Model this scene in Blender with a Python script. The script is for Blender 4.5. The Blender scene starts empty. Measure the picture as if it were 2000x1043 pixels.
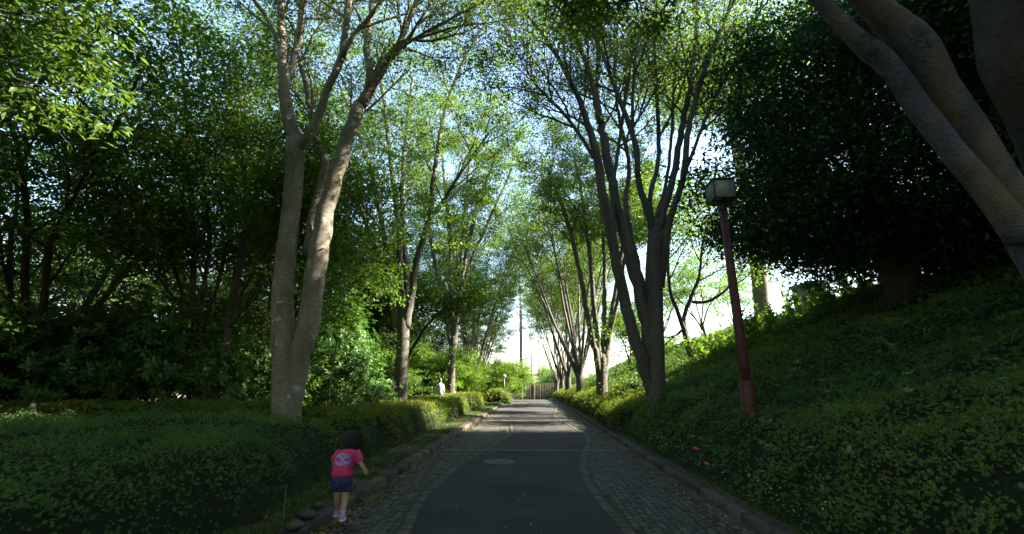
import bpy, math, random
import numpy as np
from mathutils import Vector, Matrix

SEED = 7
rs = np.random.RandomState(SEED)
random.seed(SEED)
sc = bpy.context.scene
COL = sc.collection
R = math.radians

# ------------------------------------------------------------------ camera geometry
FPX = 850.0; CH = 1.5; YAW = R(2.47); PITCH = R(15.14)
def ray(px, py):
    x, y, z = (px - 1000) / FPX, (521.5 - py) / FPX, -1.0
    t = math.pi / 2 + PITCH
    y, z = y * math.cos(t) - z * math.sin(t), y * math.sin(t) + z * math.cos(t)
    return np.array([x * math.cos(YAW) - y * math.sin(YAW), x * math.sin(YAW) + y * math.cos(YAW), z])
def P(px, py, D):
    r = ray(px, py)
    return np.array([0, 0, CH]) + r * D / r[1]

XL, XR = -2.36, 2.38          # kerb faces of the path

# ------------------------------------------------------------------ helpers
def nrm(v):
    return v / (np.linalg.norm(v, axis=-1, keepdims=True) + 1e-9)

def vnoise(x, y, s=1.0, seed=0):
    """cheap smooth value noise, -1..1"""
    x = np.asarray(x, float) / s + seed * 13.7; y = np.asarray(y, float) / s + seed * 7.3
    xi = np.floor(x).astype(np.int64); yi = np.floor(y).astype(np.int64)
    fx = x - xi; fy = y - yi
    fx = fx * fx * (3 - 2 * fx); fy = fy * fy * (3 - 2 * fy)
    def h(a, b):
        n = (a * 374761393 + b * 668265263 + seed * 1442695) & 0x7fffffff
        n = ((n ^ (n >> 13)) * 1274126177) & 0x7fffffff
        return (n & 0xffff) / 32767.5 - 1
    return (h(xi, yi) * (1 - fx) + h(xi + 1, yi) * fx) * (1 - fy) + (h(xi, yi + 1) * (1 - fx) + h(xi + 1, yi + 1) * fx) * fy

def domes(x, y, s, seed=0):
    """rounded shrub-like mounds, 0 in the gaps between them, 1 on top"""
    x = np.asarray(x, float) / s; y = np.asarray(y, float) / s
    xi = np.floor(x).astype(np.int64); yi = np.floor(y).astype(np.int64); best = np.full(x.shape, 9.)
    for i in (-1, 0, 1):
        for j in (-1, 0, 1):
            a = xi + i; b = yi + j
            h = ((a * 73856093) ^ (b * 19349663) ^ (seed * 83492791)) & 0x7fffffff
            h = ((h ^ (h >> 15)) * 2246822519) & 0x7fffffff
            px = a + .15 + .7 * (h & 1023) / 1023; py = b + .15 + .7 * ((h >> 10) & 1023) / 1023
            best = np.minimum(best, (x - px) ** 2 + (y - py) ** 2)
    return np.sqrt(np.clip(1 - best * .9, 0, 1))

def mk_mesh(name, V, faces=None, tri=None, quad=None, tint=None, smooth=False, mat=None):
    me = bpy.data.meshes.new(name)
    V = np.asarray(V, np.float32).reshape(-1, 3)
    me.vertices.add(len(V)); me.vertices.foreach_set('co', V.ravel())
    if faces is not None:
        tot = np.array([len(f) for f in faces], np.int32)
        idx = np.array([i for f in faces for i in f], np.int32)
    else:
        A = tri if tri is not None else quad
        A = np.asarray(A, np.int32); k = A.shape[1]
        tot = np.full(len(A), k, np.int32); idx = A.ravel()
    start = np.concatenate([[0], np.cumsum(tot)[:-1]]).astype(np.int32)
    me.loops.add(len(idx)); me.loops.foreach_set('vertex_index', idx)
    me.polygons.add(len(tot)); me.polygons.foreach_set('loop_start', start)
    me.polygons.foreach_set('loop_total', tot)
    if smooth:
        me.polygons.foreach_set('use_smooth', np.ones(len(tot), bool))
    me.update(calc_edges=True)
    if tint is not None:
        a = me.attributes.new('tint', 'FLOAT', 'FACE')
        a.data.foreach_set('value', np.asarray(tint, np.float32))
    if mat: me.materials.append(mat)
    return me

def link(name, me, parent=None, **kw):
    o = bpy.data.objects.new(name, me); COL.objects.link(o)
    if parent is not None: o.parent = parent
    for k, v in kw.items():
        if v: o[k] = v
    return o

def thing(name, label, cat, loc=(0, 0, 0), rz=0, group=None):
    o = bpy.data.objects.new(name, None); COL.objects.link(o)
    o.location = [float(c) for c in loc]; o.rotation_euler = (0, 0, rz)
    o.empty_display_size = .3
    o['label'] = label; o['category'] = cat
    if group: o['group'] = group
    return o

def tag(o, label, cat, group=None):
    o['label'] = label; o['category'] = cat
    if group: o['group'] = group
    return o

class MB:
    """collects pieces of ONE mesh"""
    def __init__(s): s.V = []; s.F = []; s.T = []; s.n = 0
    def add(s, V, F, t=0.5):
        V = np.asarray(V, float).reshape(-1, 3)
        s.V.append(V); s.F += [tuple(int(i) + s.n for i in f) for f in F]; s.T += [t] * len(F); s.n += len(V)
    def box(s, c, d, rz=0, top=1.0, t=0.5):
        x, y, z = d[0] / 2, d[1] / 2, d[2] / 2
        v = np.array([[-x, -y, -z], [x, -y, -z], [x, y, -z], [-x, y, -z], [-x * top, -y * top, z], [x * top, -y * top, z], [x * top, y * top, z], [-x * top, y * top, z]])
        if rz:
            c_, s_ = math.cos(rz), math.sin(rz)
            v[:, :2] = v[:, :2] @ np.array([[c_, s_], [-s_, c_]])
        s.add(v + np.array(c), [(3, 2, 1, 0), (4, 5, 6, 7), (0, 1, 5, 4), (1, 2, 6, 5), (2, 3, 7, 6), (3, 0, 4, 7)], t)
    def tube(s, pts, rad, sides=8, cap=True, wob=0.0, t=0.5):
        pts = np.asarray(pts, float); n = len(pts)
        rad = np.broadcast_to(np.asarray(rad, float), (n,)).copy()
        tg = np.gradient(pts, axis=0); tg = nrm(tg)
        ref = np.array([1., 0, 0]) if abs(tg[0][0]) < .8 else np.array([0, 1., 0])
        u = ref - tg[0] * ref.dot(tg[0]); u /= np.linalg.norm(u)
        a = np.linspace(0, 2 * math.pi, sides, endpoint=False)
        rings = []
        for i in range(n):
            u = u - tg[i] * u.dot(tg[i]); u /= (np.linalg.norm(u) + 1e-9)
            w = np.cross(tg[i], u)
            rr = rad[i]
            if wob:
                rr = rad[i] * (1 + wob * (np.sin(a * 3 + i * .35) * .5 + np.sin(a * 2 - i * .23 + 1) * .6 + rs.uniform(-.35, .35, sides)))
            rings.append(pts[i] + (np.cos(a) * rr)[:, None] * u if not wob else pts[i] + (np.cos(a) * rr)[:, None] * u)
            rings[-1] = rings[-1] + (np.sin(a) * rr)[:, None] * w
        V = np.concatenate(rings)
        F = []
        for i in range(n - 1):
            for j in range(sides):
                k = (j + 1) % sides
                F.append((i * sides + j, i * sides + k, (i + 1) * sides + k, (i + 1) * sides + j))
        if cap:
            F.append(tuple(range(sides - 1, -1, -1))); F.append(tuple((n - 1) * sides + j for j in range(sides)))
        s.add(V, F, t)
    def loft(s, rings, cap=True, t=0.5):
        k = len(rings[0]); V = np.concatenate([np.asarray(r) for r in rings]); F = []
        for i in range(len(rings) - 1):
            for j in range(k):
                m = (j + 1) % k
                F.append((i * k + j, i * k + m, (i + 1) * k + m, (i + 1) * k + j))
        if cap:
            F.append(tuple(range(k - 1, -1, -1))); F.append(tuple((len(rings) - 1) * k + j for j in range(k)))
        s.add(V, F, t)
    def build(s, name, mat, parent=None, smooth=False, origin=None, **kw):
        V = np.concatenate(s.V)
        if origin is not None: V = V - np.asarray(origin)
        me = mk_mesh(name, V, faces=s.F, tint=s.T, smooth=smooth, mat=mat)
        return link(name, me, parent, **kw)

def ell(c, rx, ry, z, n=16, e=2.0, rot=0):
    a = np.linspace(0, 2 * math.pi, n, endpoint=False) + rot
    ca, sa = np.cos(a), np.sin(a)
    x = np.sign(ca) * np.abs(ca) ** (2 / e) * rx; y = np.sign(sa) * np.abs(sa) ** (2 / e) * ry
    return np.stack([c[0] + x, c[1] + y, np.full(n, float(z))], 1)

def spline(pts, rad, step=.25):
    """Catmull-Rom resample of a polyline with radii"""
    pts = np.asarray(pts, float); rad = np.asarray(rad, float); n = len(pts)
    q = np.concatenate([[2 * pts[0] - pts[1]], pts, [2 * pts[-1] - pts[-2]]])
    out = []; ro = []
    for i in range(n - 1):
        p0, p1, p2, p3 = q[i:i + 4]
        m = max(2, int(np.linalg.norm(p2 - p1) / step))
        for k in range(m):
            t = k / m
            out.append(.5 * ((2 * p1) + (-p0 + p2) * t + (2 * p0 - 5 * p1 + 4 * p2 - p3) * t * t + (-p0 + 3 * p1 - 3 * p2 + p3) * t ** 3))
            ro.append(rad[i] * (1 - t) + rad[i + 1] * t)
    out.append(pts[-1]); ro.append(rad[-1])
    return np.array(out), np.array(ro)

# ------------------------------------------------------------------ materials
def newmat(name):
    m = bpy.data.materials.new(name); m.use_nodes = True
    nt = m.node_tree; nt.nodes.clear()
    out = nt.nodes.new('ShaderNodeOutputMaterial')
    return m, nt, out
def nd(nt, t, **kw):
    n = nt.nodes.new(t)
    for k, v in kw.items():
        if k.startswith('i_'):
            key = k[2:]
            key = int(key) if key.isdigit() else key.replace('_', ' ')
            n.inputs[key].default_value = v
        else: setattr(n, k, v)
    return n
def ramp(nt, fac, stops):
    r = nt.nodes.new('ShaderNodeValToRGB'); e = r.color_ramp.elements
    while len(e) < len(stops): e.new(.5)
    for k, (p, c) in enumerate(stops):
        e[k].position = p; e[k].color = (*c, 1)
    nt.links.new(fac, r.inputs[0]); return r.outputs[0]

def leaf_mat(name, stops, rough=.5, trans=.35, tcol=(1.25, 1.3, .45), spec=.35, noise_scale=.6):
    m, nt, out = newmat(name)
    at = nd(nt, 'ShaderNodeAttribute', attribute_name='tint')
    tc = nd(nt, 'ShaderNodeTexCoord'); nz = nd(nt, 'ShaderNodeTexNoise'); nz.inputs['Scale'].default_value = noise_scale
    nt.links.new(tc.outputs['Object'], nz.inputs['Vector'])
    mx = nd(nt, 'ShaderNodeMath', operation='MULTIPLY_ADD'); mx.inputs[1].default_value = .7
    nt.links.new(at.outputs['Fac'], mx.inputs[0])
    m2 = nd(nt, 'ShaderNodeMath', operation='MULTIPLY'); m2.inputs[1].default_value = .3
    nt.links.new(nz.outputs[0], m2.inputs[0]); nt.links.new(m2.outputs[0], mx.inputs[2])
    c = ramp(nt, mx.outputs[0], stops)
    b = nd(nt, 'ShaderNodeBsdfPrincipled'); b.inputs['Roughness'].default_value = rough
    b.inputs['Specular IOR Level'].default_value = spec
    nt.links.new(c, b.inputs['Base Color'])
    tr = nd(nt, 'ShaderNodeBsdfTranslucent')
    vm = nd(nt, 'ShaderNodeVectorMath', operation='MULTIPLY'); vm.inputs[1].default_value = tcol
    nt.links.new(c, vm.inputs[0]); nt.links.new(vm.outputs[0], tr.inputs[0])
    ms = nd(nt, 'ShaderNodeMixShader'); ms.inputs[0].default_value = trans
    nt.links.new(b.outputs[0], ms.inputs[1]); nt.links.new(tr.outputs[0], ms.inputs[2])
    nt.links.new(ms.outputs[0], out.inputs[0])
    return m

def bark_mat(name, c1, c2, patch=None, scale=3.0, bump=.5, stretch=(1, 1, .25), ring=(6, 6, 34), ringlo=.62):
    m, nt, out = newmat(name)
    tc = nd(nt, 'ShaderNodeTexCoord'); mp = nd(nt, 'ShaderNodeMapping'); mp.inputs['Scale'].default_value = stretch
    nt.links.new(tc.outputs['Object'], mp.inputs[0])
    n1 = nd(nt, 'ShaderNodeTexNoise'); n1.inputs['Scale'].default_value = scale; n1.inputs['Detail'].default_value = 8; n1.inputs['Roughness'].default_value = .65
    nt.links.new(mp.outputs[0], n1.inputs['Vector'])
    col = ramp(nt, n1.outputs[0], [(.3, c1), (.7, c2)])
    # fine lenticels running across the stem
    mp2 = nd(nt, 'ShaderNodeMapping'); mp2.inputs['Scale'].default_value = ring
    nt.links.new(tc.outputs['Object'], mp2.inputs[0])
    n2 = nd(nt, 'ShaderNodeTexNoise'); n2.inputs['Scale'].default_value = 1.5; n2.inputs['Detail'].default_value = 4
    nt.links.new(mp2.outputs[0], n2.inputs['Vector'])
    f2 = ramp(nt, n2.outputs[0], [(.35, (ringlo,) * 3), (.62, (1.1, 1.1, 1.1))])
    mm = nd(nt, 'ShaderNodeMix', data_type='RGBA', blend_type='MULTIPLY'); mm.inputs[0].default_value = 1
    nt.links.new(col, mm.inputs[6]); nt.links.new(f2, mm.inputs[7])
    cur = mm.outputs[2]
    if patch:
        n3 = nd(nt, 'ShaderNodeTexNoise'); n3.inputs['Scale'].default_value = 4.2; n3.inputs['Detail'].default_value = 5
        nt.links.new(tc.outputs['Object'], n3.inputs['Vector'])
        f3 = ramp(nt, n3.outputs[0], [(.62, (0, 0, 0)), (.67, (1, 1, 1))])
        m3 = nd(nt, 'ShaderNodeMix', data_type='RGBA')
        nt.links.new(f3, m3.inputs[0]); nt.links.new(cur, m3.inputs[6]); m3.inputs[7].default_value = (*patch, 1)
        cur = m3.outputs[2]
        n4 = nd(nt, 'ShaderNodeTexNoise'); n4.inputs['Scale'].default_value = 1.4; n4.inputs['Detail'].default_value = 6
        nt.links.new(tc.outputs['Object'], n4.inputs['Vector'])
        f4 = ramp(nt, n4.outputs[0], [(.5, (0, 0, 0)), (.64, (.7, .7, .7))])
        m4 = nd(nt, 'ShaderNodeMix', data_type='RGBA')
        nt.links.new(f4, m4.inputs[0]); nt.links.new(cur, m4.inputs[6]); m4.inputs[7].default_value = (.15, .115, .07, 1)
        cur = m4.outputs[2]
    b = nd(nt, 'ShaderNodeBsdfPrincipled'); b.inputs['Roughness'].default_value = .85
    b.inputs['Specular IOR Level'].default_value = .25
    nt.links.new(cur, b.inputs['Base Color'])
    bp = nd(nt, 'ShaderNodeBump'); bp.inputs['Strength'].default_value = bump; bp.inputs['Distance'].default_value = .03
    ad = nd(nt, 'ShaderNodeMath', operation='ADD'); nt.links.new(n1.outputs[0], ad.inputs[0]); nt.links.new(n2.outputs[0], ad.inputs[1])
    nt.links.new(ad.outputs[0], bp.inputs['Height']); nt.links.new(bp.outputs[0], b.inputs['Normal'])
    nt.links.new(b.outputs[0], out.inputs[0])
    return m

def plain(name, c, rough=.7, metal=0, noise=.15, scale=20, bump=.1, spec=.4, tint=False):
    m, nt, out = newmat(name)
    tc = nd(nt, 'ShaderNodeTexCoord'); n1 = nd(nt, 'ShaderNodeTexNoise'); n1.inputs['Scale'].default_value = scale; n1.inputs['Detail'].default_value = 6
    nt.links.new(tc.outputs['Object'], n1.inputs['Vector'])
    lo = tuple(x * (1 - noise * 1.6) for x in c); hi = tuple(min(1, x * (1 + noise * 1.6)) for x in c)
    col = ramp(nt, n1.outputs[0], [(.25, lo), (.75, hi)])
    if tint:
        at = nd(nt, 'ShaderNodeAttribute', attribute_name='tint')
        tcx = ramp(nt, at.outputs['Fac'], [(0, (.55, .55, .56)), (1, (1.35, 1.33, 1.25))])
        mm = nd(nt, 'ShaderNodeMix', data_type='RGBA', blend_type='MULTIPLY'); mm.inputs[0].default_value = 1
        nt.links.new(col, mm.inputs[6]); nt.links.new(tcx, mm.inputs[7]); col = mm.outputs[2]
    b = nd(nt, 'ShaderNodeBsdfPrincipled'); b.inputs['Roughness'].default_value = rough; b.inputs['Metallic'].default_value = metal
    b.inputs['Specular IOR Level'].default_value = spec
    nt.links.new(col, b.inputs['Base Color'])
    if bump:
        bp = nd(nt, 'ShaderNodeBump'); bp.inputs['Strength'].default_value = bump; bp.inputs['Distance'].default_value = .01
        nt.links.new(n1.outputs[0], bp.inputs['Height']); nt.links.new(bp.outputs[0], b.inputs['Normal'])
    nt.links.new(b.outputs[0], out.inputs[0])
    return m

M = {}
M['zelk'] = leaf_mat('zelkova_leaf', [(0, (.035, .08, .014)), (.5, (.08, .15, .022)), (1, (.175, .245, .032))], trans=.5)
M['forest'] = leaf_mat('forest_leaf', [(0, (.022, .07, .018)), (.5, (.07, .14, .026)), (1, (.155, .225, .03))], trans=.5)
M['darkleaf'] = leaf_mat('dark_leaf', [(0, (.016, .05, .018)), (.6, (.028, .078, .025)), (1, (.065, .125, .026))], trans=.25)
M['broad'] = leaf_mat('broad_leaf', [(0, (.035, .10, .025)), (.6, (.07, .155, .035)), (1, (.13, .21, .045))], trans=.25, rough=.42, spec=.35)
M['azalea'] = leaf_mat('azalea_leaf', [(0, (.035, .10, .025)), (.4, (.065, .15, .032)), (.7, (.13, .20, .042)), (.88, (.19, .185, .06)), (1, (.24, .13, .055))], trans=.3, noise_scale=1.2)
M['hedge'] = leaf_mat('hedge_leaf', [(0, (.035, .08, .013)), (.45, (.09, .145, .018)), (1, (.24, .24, .025))], trans=.38, noise_scale=1.0)
M['grass'] = leaf_mat('grass_blade', [(0, (.03, .07, .012)), (.7, (.07, .12, .02)), (1, (.18, .16, .06))], trans=.35)
M['litter'] = leaf_mat('dead_leaf', [(0, (.10, .05, .02)), (.5, (.22, .12, .05)), (.8, (.3, .2, .1)), (1, (.14, .16, .04))], trans=.1, tcol=(1, 1, 1))
M['young'] = leaf_mat('young_leaf', [(0, (.07, .15, .02)), (1, (.16, .26, .03))], trans=.45)
M['bark'] = bark_mat('zelkova_bark', (.115, .105, .08), (.235, .215, .17), patch=(.28, .29, .25))
M['bark2'] = bark_mat('zelkova_bark_plain', (.07, .066, .055), (.14, .13, .11))
M['barkdark'] = bark_mat('dark_bark', (.035, .03, .025), (.085, .07, .055), bump=.8)
M['barkgrey'] = bark_mat('smooth_grey_bark', (.05, .058, .078), (.13, .148, .185), patch=(.035, .034, .04), scale=3.4, bump=.9, stretch=(1, 1, .8), ring=(16, 16, 22), ringlo=.75)
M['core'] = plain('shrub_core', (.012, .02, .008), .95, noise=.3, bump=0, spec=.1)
M['kerb'] = plain('kerb_stone', (.06, .056, .045), .9, noise=.3, scale=9, bump=.6, tint=True)
M['cobble'] = plain('cobble_stone', (.056, .057, .05), .8, noise=.25, scale=22, bump=.5, tint=True)
M['edging'] = plain('edging_stone', (.062, .058, .05), .85, noise=.25, scale=22, bump=.5, tint=True)
M['iron'] = plain('cast_iron', (.09, .085, .07), .6, metal=.6, noise=.3, scale=60, bump=.3)
M['red'] = plain('red_brown_paint', (.07, .018, .018), .6, noise=.3, scale=9, bump=.3)
M['darkmetal'] = plain('dark_frame_metal', (.035, .033, .032), .5, noise=.2, bump=.1)
M['pole'] = plain('pole_concrete', (.22, .21, .22), .8, noise=.1, scale=3)
M['polebrown'] = plain('pole_brown', (.10, .065, .055), .7, noise=.1, scale=3)
M['conc'] = plain('weathered_concrete', (.25, .245, .22), .9, noise=.25, scale=5, bump=.4)
M['white'] = plain('white_paint', (.65, .65, .62), .6, noise=.08)
M['skin'] = plain('skin', (.42, .25, .165), .55, noise=.05, bump=0)
M['hair'] = plain('black_hair', (.010, .009, .010), .8, noise=.3, scale=60, bump=.3)
M['greyhair'] = plain('grey_hair', (.12, .11, .10), .6, noise=.2, bump=.1)
M['pink'] = plain('pink_cotton', (.56, .04, .13), .85, noise=.16, scale=13, bump=.7)
M['print'] = plain('pale_print', (.35, .45, .75), .7, noise=.05, bump=0)
M['printblue'] = plain('blue_print', (.04, .08, .40), .7, noise=.05, bump=0)
M['sock'] = plain('lilac_sock', (.45, .27, .42), .85, noise=.05)
M['shoe'] = plain('lilac_shoe', (.40, .22, .34), .6, noise=.1)
M['sole'] = plain('shoe_sole', (.6, .5, .55), .6, noise=.05)
M['shirt'] = plain('pale_check_shirt', (.36, .39, .44), .8, noise=.08, scale=12)
M['trousers'] = plain('dark_trousers', (.04, .045, .06), .8)
M['petal'] = plain('pink_petal', (.65, .06, .22), .6, noise=.15, bump=0)
M['whitepetal'] = plain('white_petal', (.75, .75, .72), .6, noise=.05, bump=0)
M['rust'] = plain('rusty_field_fence', (.13, .09, .065), .85, noise=.3, scale=4)
M['globe'] = plain('white_globe', (.5, .5, .47), .3, noise=.03, bump=0)
M['rock'] = plain('edging_rock', (.05, .052, .03), .9, noise=.35, scale=8, bump=.8)

# shorts: navy with fine pale dots
def shorts_mat():
    m, nt, out = newmat('navy_dotted_cotton')
    tc = nd(nt, 'ShaderNodeTexCoord'); v = nd(nt, 'ShaderNodeTexVoronoi'); v.inputs['Scale'].default_value = 60
    nt.links.new(tc.outputs['Object'], v.inputs['Vector'])
    c = ramp(nt, v.outputs['Distance'], [(.13, (.4, .4, .45)), (.2, (.012, .018, .07))])
    b = nd(nt, 'ShaderNodeBsdfPrincipled'); b.inputs['Roughness'].default_value = .85
    nt.links.new(c, b.inputs['Base Color']); nt.links.new(b.outputs[0], out.inputs[0]); return m
M['shorts'] = shorts_mat()
def glass_mat():
    m, nt, out = newmat('frosted_lamp_panel')
    tc = nd(nt, 'ShaderNodeTexCoord'); n = nd(nt, 'ShaderNodeTexNoise'); n.inputs['Scale'].default_value = 7; n.inputs['Detail'].default_value = 8
    nt.links.new(tc.outputs['Object'], n.inputs['Vector'])
    c = ramp(nt, n.outputs[0], [(.35, (.5, .56, .56)), (.55, (.68, .74, .73)), (.7, (.85, .88, .86))])
    b = nd(nt, 'ShaderNodeBsdfPrincipled'); b.inputs['Roughness'].default_value = .45
    nt.links.new(c, b.inputs['Base Color'])
    t = nd(nt, 'ShaderNodeBsdfTranslucent'); nt.links.new(c, t.inputs[0])
    ms = nd(nt, 'ShaderNodeMixShader'); ms.inputs[0].default_value = .6
    nt.links.new(b.outputs[0], ms.inputs[1]); nt.links.new(t.outputs[0], ms.inputs[2]); nt.links.new(ms.outputs[0], out.inputs[0]); return m
M['lampglass'] = glass_mat()
def asphalt_mat():
    m, nt, out = newmat('asphalt')
    tc = nd(nt, 'ShaderNodeTexCoord')
    n1 = nd(nt, 'ShaderNodeTexNoise'); n1.inputs['Scale'].default_value = 90; n1.inputs['Detail'].default_value = 4
    n2 = nd(nt, 'ShaderNodeTexNoise'); n2.inputs['Scale'].default_value = .8; n2.inputs['Detail'].default_value = 6
    n3 = nd(nt, 'ShaderNodeTexVoronoi'); n3.inputs['Scale'].default_value = 140
    for n in (n1, n2, n3): nt.links.new(tc.outputs['Object'], n.inputs['Vector'])
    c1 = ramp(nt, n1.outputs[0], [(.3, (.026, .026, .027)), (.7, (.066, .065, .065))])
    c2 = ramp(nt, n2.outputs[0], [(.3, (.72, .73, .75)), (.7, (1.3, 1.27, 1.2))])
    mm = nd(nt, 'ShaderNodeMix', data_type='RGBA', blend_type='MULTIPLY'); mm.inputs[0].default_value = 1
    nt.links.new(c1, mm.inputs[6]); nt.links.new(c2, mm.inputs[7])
    b = nd(nt, 'ShaderNodeBsdfPrincipled'); b.inputs['Roughness'].default_value = .95; b.inputs['Specular IOR Level'].default_value = .15
    nt.links.new(mm.outputs[2], b.inputs['Base Color'])
    bp = nd(nt, 'ShaderNodeBump'); bp.inputs['Strength'].default_value = .6; bp.inputs['Distance'].default_value = .006
    nt.links.new(n3.outputs[0], bp.inputs['Height']); nt.links.new(bp.outputs[0], b.inputs['Normal'])
    nt.links.new(b.outputs[0], out.inputs[0]); return m
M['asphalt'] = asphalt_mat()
M['joint'] = plain('paving_joint', (.034, .036, .024), .95, noise=.4, scale=30, bump=.3)
M['soil'] = plain('soil', (.05, .042, .028), .95, noise=.5, scale=6, bump=.6)
M['tar'] = plain('pale_joint_line', (.20, .23, .19), .8)

# ------------------------------------------------------------------ terrain
def zpath(y):
    y = np.asarray(y, float)
    q = np.clip(y - 42, 0, 30)
    return -.0014 * q * q - np.clip(y - 72, 0, None) * .084
def bank(x):
    return np.interp(x, [2.5, 2.9, 3.5, 5, 7, 9, 11, 12, 13.5, 60], [.12, .18, .42, 1.0, 1.8, 2.75, 3.7, 4.05, 4.2, 4.2])
def gz(x, y):
    x = np.asarray(x, float); y = np.asarray(y, float)
    b = zpath(y)
    h = np.where(x > 2.5, bank(x) + vnoise(x, y, 2.3, 1) * .08 * np.clip((x - 3), 0, 1), np.where(x < XL - .1, .10 + vnoise(x, y, 3, 2) * .04 * np.clip(-x - 4, 0, 1), -.06))
    far = np.clip((y - 48) / 40, 0, 1); h = np.where(x > 2.5, h * (1 - far * .75) * (1 - .16 * np.clip((12.5 - y) / 5, 0, 1)), h)
    return b + h

xs = np.unique(np.concatenate([np.linspace(-300, -40, 10), np.linspace(-40, -4, 25), np.linspace(-4, XL - .16, 5), [XL - .11, XL - .1, XR + .09, XR + .12, XR + .14], np.linspace(2.6, 14, 30), np.linspace(15, 60, 12), np.linspace(80, 300, 6)]))
ys = np.unique(np.concatenate([np.linspace(-40, 0, 9), np.linspace(0, 60, 70), np.linspace(62, 120, 20), np.linspace(140, 500, 8)]))
XX, YY = np.meshgrid(xs, ys)
ZZ = gz(XX, YY)
nx, ny = len(xs), len(ys)
idx = (np.arange(ny - 1)[:, None] * nx + np.arange(nx - 1)[None, :]).ravel()
quads = np.stack([idx, idx + 1, idx + nx + 1, idx + nx], 1)
g = link('ground', mk_mesh('ground', np.stack([XX.ravel(), YY.ravel(), ZZ.ravel()], 1), quad=quads, smooth=True, mat=M['soil']), kind='structure')

# path: joint base sheet, asphalt sheet with wavy edges, stones
def edgeL(y):
    return np.interp(y, [-10, 5, 6, 7, 8, 9.3, 11, 12.8, 15, 17.8, 19.5, 21, 23, 25.5, 28.5, 31, 34, 37, 40, 43, 47, 120],
                     [-1.0, -1.24, -1.42, -1.46, -1.40, -1.34, -1.08, -.78, -.58, -.75, -1.05, -1.5, -2.0, -2.1, -1.87, -1.3, -.7, -.6, -1.1, -1.8, -2.1, -2.1])
def edgeR(y):
    return np.interp(y, [-10, 5, 6.2, 7.7, 9.1, 10.7, 12.5, 14.4, 16.9, 20.5, 24, 28.7, 33, 37, 41, 46, 120],
                     [1.1, .95, .84, .80, .88, 1.12, 1.45, 1.6, 1.42, 1.12, 1.05, 1.49, 1.7, 1.3, 1.05, 1.5, 1.6])
def smooth_f(f):
    t = np.linspace(-10, 120, 2601); v = f(t); k = np.hanning(41); k /= k.sum()
    v2 = np.convolve(np.pad(v, 20, mode='edge'), k, 'valid')
    return lambda y: np.interp(y, t, v2)
eL, eR = smooth_f(edgeL), smooth_f(edgeR)
def strip(name, fa, fb, y0, y1, step, dz, mat, kind='structure'):
    yy = np.arange(y0, y1 + step, step); n = len(yy)
    a = np.stack([fa(yy), yy, zpath(yy) + dz], 1); b = np.stack([fb(yy), yy, zpath(yy) + dz], 1)
    V = np.empty((2 * n, 3)); V[0::2] = a; V[1::2] = b
    i = np.arange(n - 1) * 2
    return link(name, mk_mesh(name, V, quad=np.stack([i, i + 1, i + 3, i + 2], 1), smooth=True, mat=mat), kind=kind)
strip('path_base', lambda y: y * 0 + XL - .02, lambda y: y * 0 + XR + .02, -6, 110, .5, 0, M['joint'])
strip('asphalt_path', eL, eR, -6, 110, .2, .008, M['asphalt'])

def stones(name, cells, mat, parent=None):
    """cells: (cx, cy, w, l, rot, h) arrays -> one paving mesh of little bevelled blocks"""
    c = np.array(cells); n = len(c)
    z0 = zpath(c[:, 1])
    out = []
    for (k, ins, zz) in ((0, 0.0, -.01), (1, .0, .55), (2, .16, 1.0)):
        for sx, sy in ((-1, -1), (1, -1), (1, 1), (-1, 1)):
            hx = c[:, 2] / 2 * (1 - ins); hy = c[:, 3] / 2 * (1 - ins)
            jx = rs.uniform(-.004, .004, n) if k else 0; jy = rs.uniform(-.004, .004, n) if k else 0
            x = sx * hx + jx; y = sy * hy + jy
            cr, sr = np.cos(c[:, 4]), np.sin(c[:, 4])
            out.append(np.stack([c[:, 0] + x * cr - y * sr, c[:, 1] + x * sr + y * cr, z0 + c[:, 5] * zz], 1))
    V = np.stack(out, 1).reshape(-1, 3)
    base = (np.arange(n) * 12)[:, None]
    Q = []
    for a, b in ((0, 4), (4, 8)):
        for j in range(4):
            m = (j + 1) % 4; Q.append(base + np.array([[a + j, a + m, b + m, b + j]]))
    Q.append(base + np.array([[8, 9, 10, 11]]))
    Q = np.stack(Q, 1).reshape(-1, 4)
    t = np.repeat(rs.uniform(0, 1, n), 9)
    return link(name, mk_mesh(name, V, quad=Q, tint=t, mat=mat), kind='structure')

cob = []
pw, pl = .095, .13
for side in (-1, 1):
    xk = (XL + .24) if side < 0 else (XR - .26)
    ncol = 25
    for ci in range(ncol):
        for y in np.arange(3.2, 50, pl):
            yy = y + (ci % 2) * pl / 2
            e = float(eL(yy)) if side < 0 else float(eR(yy))
            x = xk + (ci + .5) * pw if side < 0 else xk - (ci + .5) * pw
            if (side < 0 and x < e - .20) or (side > 0 and x > e + .20):
                cob.append((x + rs.uniform(-.006, .006), yy + rs.uniform(-.008, .008), pw * .88, pl * .9, rs.uniform(-.05, .05), rs.uniform(.008, .02)))
stones('cobble_paving', cob, M['cobble'])
edge = []
for side, f in ((-1, eL), (1, eR)):
    y = 3.2
    while y < 50:
        sl = (float(f(y + .05)) - float(f(y - .05))) / .1
        L = .17; ang = -math.atan(sl)
        dy = (L + .006) * math.cos(ang)
        x = float(f(y + dy / 2))
        xk = XL + .24 if side < 0 else XR - .26
        if (side < 0 and x > xk + .1) or (side > 0 and x < xk - .1):
            edge.append((x + side * .072, y + dy / 2, .125, L, ang, .016))
        y += dy
stones('edging_paving', edge, M['edging'])

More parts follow.
